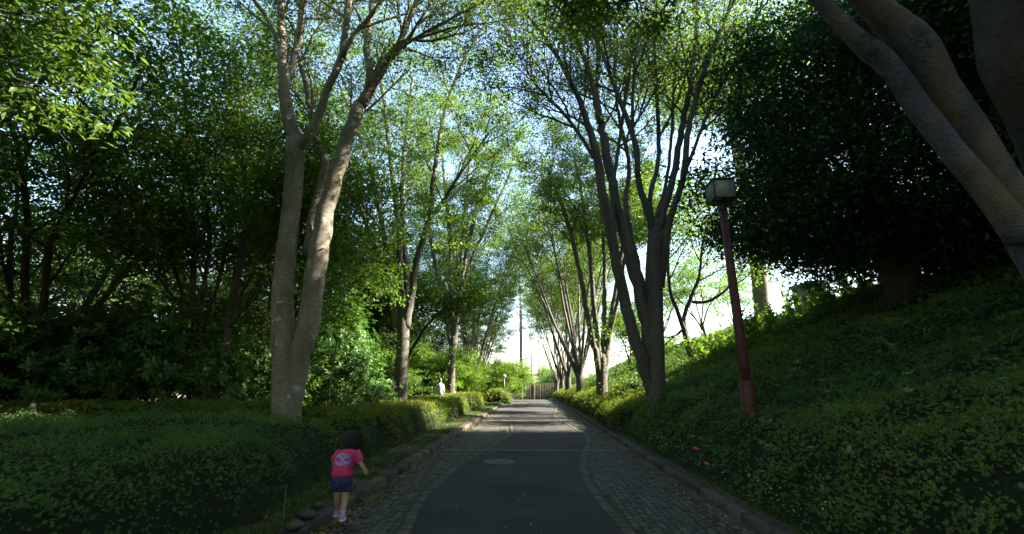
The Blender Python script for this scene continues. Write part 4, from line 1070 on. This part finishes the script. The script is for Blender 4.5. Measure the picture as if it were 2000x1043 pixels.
# pink azalea blossoms
for k, (px, py, D, s, lb) in enumerate([(1358, 878, 6.9, .05, 'pink azalea blossom, the larger one on the near shrubs'), (1380, 907, 6.1, .038, 'small pink azalea blossom, lowest of the pair'), (1352, 853, 7.4, .03, 'tiny dull red blossom above the larger pink one')]):
    p = P(px, py, D); x, y = p[0], p[1]; zz = max(p[2], float(gz(x, y)) + .1)
    B = np.zeros((10, 3)); a = np.arange(10) * 6.283 / 5 + .3
    D_ = np.stack([np.cos(a), np.sin(a) - .6, .4 + .3 * (np.arange(10) > 4)], 1)
    o = link('azalea_blossom', leaves(B, D_, np.tile([0, -.7, .7], (10, 1)), np.full(10, s), np.full(10, s * .8), np.full(10, .5), M['petal'], 'azalea_blossom'))
    o.location = (x, y, zz); tag(o, lb, 'flower', 'azalea blossoms')

# edging rocks and stakes near the child
for k, (px, py, s, lb) in enumerate([(598, 1008, .095, 'mossy rock at the foot of the azaleas behind the child'), (574, 1030, .09, 'mossy rock nearest the lower edge by the kerb'), (622, 990, .06, 'smaller mossy rock next to the childs feet')]):
    r_ = ray(px, py); p = np.array([0, 0, CH]) + r_ * ((.14 - CH) / r_[2])
    mb = MB(); rings = []
    for j in range(7):
        t = j / 6; rr = math.sin(math.pi * (.12 + .83 * t)) * s; e = ell((rs.uniform(-.01, .01), 0), rr * 1.15, rr * .9, -s * .5 + t * s * 1.1, 12); e[:, :2] *= (1 + rs.uniform(-.08, .08, 12))[:, None]; rings.append(e)
    mb.loft(rings); o = mb.build('rock', M['rock'], smooth=True); o.location = (float(p[0]), float(p[1]), .16); tag(o, lb, 'rock', 'edging rocks')
pb = P(555, 1020, 4.55)
mb = MB(); mb.tube([(0, 0, 0), (-.01, 0, .2), (-.03, .01, .45)], [.007, .006, .005], 6); o = mb.build('stake', M['bark2'], smooth=True)
o.location = (float(pb[0]), float(pb[1]), .1); tag(o, 'thin pale stick standing in front of the shaded azaleas', 'stick')
# sunlit stump
ps = P(66, 812, 9.2); mb = MB(); mb.tube([(0, 0, 0), (-.02, 0, .25), (-.08, 0, .38), (-.1, 0, .5)], [.10, .06, .05, .03], 10, wob=.25)
o = mb.build('tree_stump', M['bark2'], smooth=True); o.location = (float(ps[0]), float(ps[1]), float(ps[2]) - .25); tag(o, 'short sunlit broken stump under the dim broad-leaved bushes', 'stump')

# rope fence behind the hedge
fy = 25.5
rf = thing('rope_fence', 'low white rope-and-post fence behind the long hedge', 'fence', (-7.5, fy, .1))
xsf = np.arange(0, 11) * .62 - 2.6
for i, x in enumerate(xsf):
    h = .86 + (.14 if i % 3 == 0 else 0)
    mb = MB(); mb.tube([(x, i * .12, 0), (x, i * .12, h)], [.035, .03], 8); mb.build('post', M['white'], rf, smooth=True)
mb = MB()
pts = []
for i in range(10):
    for t in np.linspace(0, 1, 5)[:-1]: pts.append((xsf[i] + t * .62, (i + t) * .12, .78 - .05 * math.sin(math.pi * t)))
mb.tube(pts, [.018] * len(pts), 6); mb.build('rope', M['white'], rf, smooth=True)
# globe lamp far left
gp = P(985, 735, 41); gzb = float(gz(gp[0], gp[1]))
gl = thing('globe_lamp', 'small white globe lamp among the sunlit trees at the far end of the path', 'lamp', (gp[0], gp[1], gzb))
hz = gp[2] - gzb
mb = MB(); mb.tube([(0, 0, 0), (0, 0, hz - .12)], [.045, .035], 8); mb.build('post', M['pole'], gl, smooth=True)
mb = MB(); mb.loft([ell((0, 0), .17 * math.sin(a), .17 * math.sin(a), hz - .17 * math.cos(a), 16) for a in np.linspace(.15, 3.0, 9)]); mb.build('globe', M['globe'], gl, smooth=True)

# ------------------------------------------------------------------ lamp post
lx, ly = 3.50, 7.5; lz = float(gz(lx, ly)) - .1
lamp = thing('lamp_post', 'dark red square lamp post with a boxy frosted lantern, standing in the azaleas', 'lamp', (lx, ly, lz))
zt = 4.72 - lz
def sq(w, z, ch=.12):
    a = w / 2; c = a * ch
    return np.array([(-a + c, -a, z), (a - c, -a, z), (a, -a + c, z), (a, a - c, z), (a - c, a, z), (-a + c, a, z), (-a, a - c, z), (-a, -a + c, z)])
mb = MB(); mb.loft([sq(.128, .9), sq(.12, 2.2), sq(.098, zt - .02)]); mb.build('post', M['red'], lamp)
zs = P(1460, 745, 7.5)[2] - lz
mb = MB(); mb.loft([sq(.195, -.1), sq(.182, zs - .04), sq(.158, zs), sq(.13, zs + .012)]); mb.build('base_sleeve', M['red'], lamp)
mb = MB(); mb.box((0, -.0965, zs * .55), (.085, .006, .22)); mb.box((.03, -.101, zs * .55), (.012, .006, .012)); mb.build('access_door', M['red'], lamp)
mb = MB(); mb.box((0, 0, zt - .12), (.118, .118, .14)); mb.build('collar', M['darkmetal'], lamp)
lan = MB(); W, H, fr = .385, .36, .02
for sx in (-1, 1):
    for sy in (-1, 1): lan.box((sx * (W / 2 - fr / 2), sy * (W / 2 - fr / 2), zt + H / 2), (fr, fr, H))
for z in (zt + fr / 2, zt + H - fr / 2):
    for s_ in (-1, 1):
        lan.box((0, s_ * (W / 2 - fr / 2), z), (W - 2 * fr, fr * .9, fr * .98)); lan.box((s_ * (W / 2 - fr / 2), 0, z), (fr * .9, W - 2 * fr, fr * .98))
lan.box((0, 0, zt + fr / 2), (W - 2 * fr, .05, fr * .8)); lan.box((0, 0, zt + fr / 2 + .001), (.05, W - 2 * fr, fr * .8))
lan = lan.build('lantern', M['darkmetal'], lamp)
for a in range(4):
    mb = MB(); dx, dy = (math.cos(a * math.pi / 2), math.sin(a * math.pi / 2)); o_ = W / 2 - fr * .6
    mb.box((dx * o_, dy * o_, zt + H / 2), (.006 if abs(dx) > .5 else W - 2 * fr, .006 if abs(dy) > .5 else W - 2 * fr, H - 2 * fr)); mb.build('side_panel', M['lampglass'], lan)
mb = MB(); mb.box((0, 0, zt + fr * .95), (W - 2 * fr, W - 2 * fr, .006)); mb.build('bottom_panel', M['lampglass'], lan)
mb = MB(); mb.loft([sq(W + .01, zt + H, .02), sq(W + .01, zt + H + .02, .02), sq(W * .9, zt + H + .035, .02)]); mb.build('roof', M['darkmetal'], lan)

# ------------------------------------------------------------------ people
def skin_body(name, V, E, Rr, mat, parent, root=0):
    me = bpy.data.meshes.new(name); me.from_pydata([tuple(v) for v in V], E, []); me.update()
    o = link(name, me, parent); me.materials.append(mat)
    m = o.modifiers.new('Skin', 'SKIN'); m.use_smooth_shade = True
    for i, r in enumerate(Rr):
        me.skin_vertices[0].data[i].radius = (r, r) if np.ndim(r) == 0 else r
    for d in me.skin_vertices[0].data: d.use_root = False
    me.skin_vertices[0].data[root].use_root = True
    o.modifiers.new('Sub', 'SUBSURF').levels = 2; o.modifiers['Sub'].render_levels = 2
    return o

def make_child():
    feet = np.array([-1.99, 5.02, .13])
    root = thing('person', 'small child with black bob, pink T-shirt and dotted navy shorts walking on the kerb', 'person', feet)
    D0 = 5.02
    def q(px, py, dy=0):
        return P(px, py, D0 + dy) - feet
    J = {}
    names = ['pelvis', 'waist', 'chest', 'neckb', 'neck', 'head', 'headtop',
             'shL', 'elL', 'wrL', 'haL', 'shR', 'elR', 'wrR', 'haR',
             'hipL', 'knL', 'anL', 'toL', 'hipR', 'knR', 'anR', 'toR', 'nose']
    pos = [q(668, 936), q(670, 915, .02), q(677, 893, .04), q(681, 879, .05), q(683, 873, .06), q(685, 858, .08), q(686, 846, .08),
           q(660, 885, .04), q(652, 903, .06), q(654, 914, .16), q(656, 918, .21), q(698, 885, .04), q(703, 903, .03), q(711, 914, .05), q(713, 918, .055),
           q(660, 943), q(659, 968, .03), q(659, 996, .18), q(659, 1003, .25), q(675, 944), q(675, 972, .02), q(669, 1004, -.01), q(666, 1013, .07), q(685, 862, .165)]
    rad = [.085, .085, .085, .05, .032, .072, .05, .034, .025, .019, .017, .034, .026, .019, .017, .06, .042, .024, .024, .06, .044, .026, .026, .014]
    E = [(0, 1), (1, 2), (2, 3), (3, 4), (4, 5), (5, 6), (2, 7), (7, 8), (8, 9), (9, 10), (2, 11), (11, 12), (12, 13), (13, 14), (0, 15), (15, 16), (16, 17), (17, 18), (0, 19), (19, 20), (20, 21), (21, 22), (5, 23)]
    V = list(pos)
    # left leg is behind and lower ankle lifts a little; fingers
    for h_i, (w_i, sgn) in ((10, (9, -1)), (14, (13, 1))):
        hd = nrm(V[h_i] - V[w_i]); sd = nrm(np.cross(hd, [0, 1, 0.01]))
        for f in range(5):
            off = (f - 2) * .0085
            if f == 4 : dirn = nrm(hd * .5 + np.array([0, 1, 0]) * .8); L = .018
            else: dirn = nrm(hd + sd * off * 10 + np.array([0, .25, -.2])); L = (.022, .027, .028, .024)[f]
            a = V[h_i] + sd * off + hd * .006; b = a + dirn * L; c = b + (dirn + np.array([0, .5, -.4])) * L * .5
            i0 = len(V); V += [a, b, c]; rad += [.006, .0055, .005]
            E += [(h_i, i0), (i0, i0 + 1), (i0 + 1, i0 + 2)]
    skin_body('body', V, E, rad, M['skin'], root)
    def ringat(c, rx, ry, n=20, e=2.3): return ell((c[0], c[1]), rx, ry, c[2], n, e)
    # T-shirt
    mb = MB()
    hem = q(668, 929); rings = [ringat(hem, .112, .085), ringat(q(669, 922), .113, .088), ringat(q(669, 917), .106, .084), ringat(q(670, 914), .111, .088), ringat(q(672, 904), .110, .087), ringat(q(675, 893), .108, .085), ringat(q(678, 884), .100, .075), ringat(q(680, 879), .078, .06), ringat(q(681, 876), .045, .045)]
    for i, r_ in enumerate(rings):
        if i < 6: r_ += np.stack([np.zeros(20), np.zeros(20), .004 * np.sin(np.arange(20) * 1.9 + i)], 1)
    mb.loft(rings)
    for (a, b) in ((q(666, 883, .04), q(652.5, 899, .055)), (q(693, 883, .04), q(703, 901, .035))):
        mb.tube([a, a * .6 + b * .4, b, b * 1.02 - a * .02], [.05, .049, .046, .044], 14)
    ts = mb.build('t_shirt', M['pink'], root, smooth=True)
    # shirt print, bent round the back
    rows = [('PIZZA', 677.5, 888.0, .037, .35), ('OF', 676, 895.6, .024, 0), ('DEATH', 673.5, 903.5, .037, -.35)]
    for txt, px, py, size, arch in rows:
        cu = bpy.data.curves.new('shirt_print', 'FONT'); cu.body = txt; cu.size = size * 1.25; cu.align_x = 'CENTER'; cu.align_y = 'CENTER'; cu.extrude = .001; cu.offset = .0012
        tmp = bpy.data.objects.new('tmp', cu); COL.objects.link(tmp)
        dg = bpy.context.evaluated_depsgraph_get(); me = bpy.data.meshes.new_from_object(tmp.evaluated_get(dg)); COL.objects.unlink(tmp); bpy.data.objects.remove(tmp)
        c = q(px, py); v = np.empty(len(me.vertices) * 3); me.vertices.foreach_get('co', v); v = v.reshape(-1, 3)
        x = v[:, 0] * 1.15; zz = v[:, 1] * 1.15; dpt = v[:, 2]
        zz = zz + arch * (-(x ** 2) * 8 + .0) * (1)
        cx = q(675, 893)[0] ; xx = c[0] + x
        u = np.clip((xx - cx) / .112, -.95, .95)
        yy = c[1] - .0895 * (1 - np.abs(u) ** 2.3) ** (1 / 2.3) - .004 - dpt
        out = np.stack([xx, yy, c[2] + zz], 1); me.vertices.foreach_set('co', out.astype(np.float32).ravel()); me.update()
        me.materials.clear(); me.materials.append(M['print']); link('shirt_print', me, ts)
        # darker blue outline behind
        me2 = me.copy(); o2 = out.copy(); o2[:, 0] += .0035; o2[:, 2] -= .003; o2[:, 1] += .0018
        me2.vertices.foreach_set('co', o2.astype(np.float32).ravel()); me2.materials.clear(); me2.materials.append(M['printblue']); link('shirt_print', me2, ts)
    # shorts
    mb = MB(); mb.loft([ringat(q(667, 926), .103, .08), ringat(q(667, 936), .108, .088), ringat(q(667, 946), .113, .09), ringat(q(667, 950), .10, .08)])
    for (a, b, r0) in ((q(659, 943), q(658, 959, .02), .064), (q(675, 943), q(676.5, 958, .01), .066)):
        mb.loft([ell((a[0], a[1]), r0, r0 * 1.1, a[2], 16), ell((b[0], b[1]), r0 * 1.08, r0 * 1.15, b[2] + .01, 16), ell((b[0], b[1]), r0 * 1.03, r0 * 1.1, b[2], 16), ell((b[0], b[1]), r0 * .9, r0, b[2] + .02, 16)])
    mb.build('shorts', M['shorts'], root, smooth=True)
    # hair: bob covering the back of the head
    mb = MB(); hc = q(685, 856, .07); rr = []
    for (dz, rx, ry, oy) in ((-.118, .070, .058, -.006), (-.122, .088, .078, -.008), (-.09, .097, .088, -.008), (-.05, .100, .094, -.004), (0, .098, .096, 0), (.035, .088, .088, 0), (.062, .066, .068, 0), (.08, .036, .038, 0), (.086, .01, .01, 0)):
        e = ell((hc[0], hc[1] - .012 + oy), rx, ry, hc[2] + dz, 28)
        fr_ = e[:, 1] > hc[1] + .03
        if dz < .02: e[fr_, 1] = hc[1] + .03 + (e[fr_, 1] - hc[1] - .03) * .15
        k = rs.uniform(.985, 1.02, 28); e[:, :2] = (e[:, :2] - hc[:2]) * k[:, None] + hc[:2]
        if dz < -.1: e[:, 2] += rs.uniform(-.008, .008, 28)
        rr.append(e)
    mb.loft(rr)
    for i in range(420):
        a = rs.uniform(0, 6.283)
        if .35 < a < 2.8: continue
        prof = [(.082, .03), (.05, .078), (0, .098), (-.05, .101), (-.09, .098), (-.125 - rs.uniform(0, .014), .09)]
        k0 = rs.randint(0, 3); wv = rs.uniform(-.006, .006); w_ = rs.uniform(.0014, .003)
        pts = []
        for kk, (dz, r_) in enumerate(prof[k0:]):
            aa = a + wv * kk * 6; rr_ = r_ * rs.uniform(1.0, 1.035) + .001
            pts.append((hc[0] + math.cos(aa) * rr_, hc[1] - .012 + math.sin(aa) * rr_ * .96, hc[2] + dz))
        mb.tube(pts, [w_] * (len(pts) - 1) + [.0006], 3, cap=False)
    hr = mb.build('hair', M['hair'], root, smooth=True)
    # eyes on the face, turned away
    for s_ in (-1, 1):
        mb = MB(); c = hc + np.array([s_ * .03, .066, -.012]); mb.loft([ell((c[0], c[1]), .008 * math.sin(a), .006 * math.sin(a), c[2] - .007 * math.cos(a), 8) for a in (.3, 1, 1.57, 2.1, 2.8)]); mb.build('eye', M['hair'], root, smooth=True)
    # socks and shoes
    for (an, to, yaw) in ((q(659, 996, .18), q(659, 1003, .19), 0.12), (q(669, 1004, -.01), q(667, 1013, .0), -.35)):
        kn = an + np.array([0.004, 0, .045]); mb = MB(); mb.tube([an + np.array([0, 0, -.03]), an, kn], [.032, .029, .030], 14); mb.build('sock', M['sock'], root, smooth=True)
        zb = an[2] - .062
        def sec(yo, w, z0, z1):
            a = np.linspace(0, 2 * math.pi, 12, endpoint=False)
            pts = np.stack([np.cos(a) * w, np.full(12, yo), (z0 + z1) / 2 + np.sin(a) * (z1 - z0) / 2], 1)
            return pts
        def place(r_):
            c_, s2 = math.cos(yaw), math.sin(yaw); o = r_.copy(); o[:, 0] = r_[:, 0] * c_ + r_[:, 1] * s2; o[:, 1] = -r_[:, 0] * s2 + r_[:, 1] * c_
            return o + np.array([an[0], an[1], zb])
        mb = MB(); mb.loft([place(sec(*s4)) for s4 in ((-.045, .012, .02, .04), (-.038, .028, .012, .062), (-.01, .035, .012, .075), (.03, .036, .012, .062), (.07, .036, .012, .046), (.10, .030, .012, .036), (.115, .012, .014, .026))])
        sh = mb.build('shoe', M['shoe'], root, smooth=True)
        mb = MB(); mb.loft([place(np.stack([e[:, 0], e[:, 1] + .033, e[:, 2]], 1)) for e in (ell((0, 0), .036, .080, 0, 20, 2.4), ell((0, 0), .040, .085, .006, 20, 2.4), ell((0, 0), .038, .083, .020, 20, 2.4))]); mb.build('sole', M['sole'], sh, smooth=True)
make_child()

def make_man():
    p = P(860, 752, 24.3); z0 = .1
    root = thing('person', 'grey-haired man in a pale checked shirt walking away behind the hedge', 'person', (p[0], p[1], z0), rz=.15); root.scale = (.8, .85, 1)
    V = [(0, 0, .93), (0, 0, 1.1), (0, 0, 1.3), (0, .0, 1.45), (0, .02, 1.52), (0, .03, 1.60), (0, .03, 1.68), (-.19, 0, 1.38), (-.24, -.02, 1.10), (-.22, .1, .88), (.19, 0, 1.38), (.25, -.02, 1.10), (.24, .06, .86), (-.1, 0, .88), (-.1, .1, .48), (-.1, 0, .08), (-.1, .14, .04), (.1, 0, .88), (.1, -.02, .48), (.1, -.2, .1), (.1, -.08, .04)]
    Rr = [.13, .13, .14, .07, .05, .085, .07, .06, .045, .035, .06, .045, .035, .09, .06, .04, .04, .09, .06, .04, .04]
    E = [(0, 1), (1, 2), (2, 3), (3, 4), (4, 5), (5, 6), (2, 7), (7, 8), (8, 9), (2, 10), (10, 11), (11, 12), (0, 13), (13, 14), (14, 15), (15, 16), (0, 17), (17, 18), (18, 19), (19, 20)]
    for h_i, x in ((9, -.22), (12, .24)):
        for f in range(5):
            i0 = len(V); b = V[h_i]; V += [(b[0] + (f - 2) * .016, b[1] + .01, b[2] - .06), (b[0] + (f - 2) * .02, b[1] + .02, b[2] - .11 + abs(f - 2) * .01)]; Rr += [.009, .008]; E += [(h_i, i0), (i0, i0 + 1)]
    skin_body('body', V, E, Rr, M['skin'], root)
    mb = MB(); mb.loft([ell((0, 0), .20, .145, .86, 20, 2.4), ell((0, 0), .205, .15, 1.0, 20, 2.4), ell((0, 0), .21, .15, 1.2, 20, 2.4), ell((0, 0), .215, .14, 1.36, 20, 2.4), ell((0, 0), .16, .1, 1.45, 20, 2.2), ell((0, 0.01), .075, .075, 1.49, 20)])
    for s_ in (-1, 1): mb.tube([(s_ * .16, 0, 1.4), (s_ * .22, -.01, 1.25), (s_ * .25, -.02, 1.08), (s_ * .245, .04, .95)], [.075, .07, .06, .052], 12)
    mb.build('shirt', M['shirt'], root, smooth=True)
    mb = MB(); mb.loft([ell((0, 0.02), .09, .09, 1.58, 16), ell((0, .02), .1, .105, 1.64, 16), ell((0, .025), .085, .09, 1.72, 16), ell((0, .03), .03, .03, 1.76, 16)]); mb.build('hair', M['greyhair'], root, smooth=True)
    mb = MB(); mb.loft([ell((0, 0), .17, .13, .96, 18), ell((0, 0), .18, .14, .84, 18), ell((0, 0), .15, .12, .78, 18)])
    mb.tube([(-.1, 0, .88), (-.1, .1, .48), (-.1, 0, .08)], [.11, .085, .07], 12); mb.tube([(.1, 0, .88), (.1, -.02, .48), (.1, -.2, .1)], [.11, .085, .07], 12); mb.build('trousers', M['trousers'], root, smooth=True)
make_man()

# ------------------------------------------------------------------ light, sky, camera
AZ, EL = R(84), R(34)
S = Vector((math.sin(AZ) * math.cos(EL), math.cos(AZ) * math.cos(EL), math.sin(EL)))
sl = bpy.data.lights.new('sun', 'SUN'); sl.energy = 5.0; sl.angle = R(.53); sl.color = (1, .90, .74)
so = bpy.data.objects.new('sun', sl); COL.objects.link(so); so.rotation_euler = S.to_track_quat('Z', 'Y').to_euler()
w = bpy.data.worlds.new('World'); sc.world = w; w.use_nodes = True
nt = w.node_tree; nt.nodes.clear()
sky = nt.nodes.new('ShaderNodeTexSky'); sky.sky_type = 'NISHITA'; sky.sun_disc = False; sky.sun_elevation = EL; sky.sun_rotation = AZ
sky.air_density = 1.3; sky.dust_density = .9; sky.ozone_density = 1.0
bg = nt.nodes.new('ShaderNodeBackground'); bg.inputs[1].default_value = .07
wo = nt.nodes.new('ShaderNodeOutputWorld'); nt.links.new(sky.outputs[0], bg.inputs[0]); nt.links.new(bg.outputs[0], wo.inputs[0])
cd = bpy.data.cameras.new('camera'); cam = bpy.data.objects.new('camera', cd); COL.objects.link(cam)
cd.sensor_width = 36; cd.lens = FPX / 2000 * 36; cd.clip_start = .05; cd.clip_end = 2000
cam.location = (0, 0, CH); cam.rotation_euler = (math.pi / 2 + PITCH, 0, YAW)
sc.camera = cam
sc.view_settings.view_transform = 'Standard'; sc.view_settings.look = 'None'; sc.view_settings.exposure = 3.1; sc.view_settings.gamma = 1
sc.render.film_transparent = False
cy = sc.cycles
cy.use_denoising = True
cy.max_bounces = 7; cy.diffuse_bounces = 4; cy.glossy_bounces = 2; cy.transmission_bounces = 4; cy.transparent_max_bounces = 4
cy.caustics_reflective = False; cy.caustics_refractive = False; cy.sample_clamp_indirect = 6
sc.render.use_persistent_data = False
print('tris', sum(len(m.polygons) for m in bpy.data.meshes))
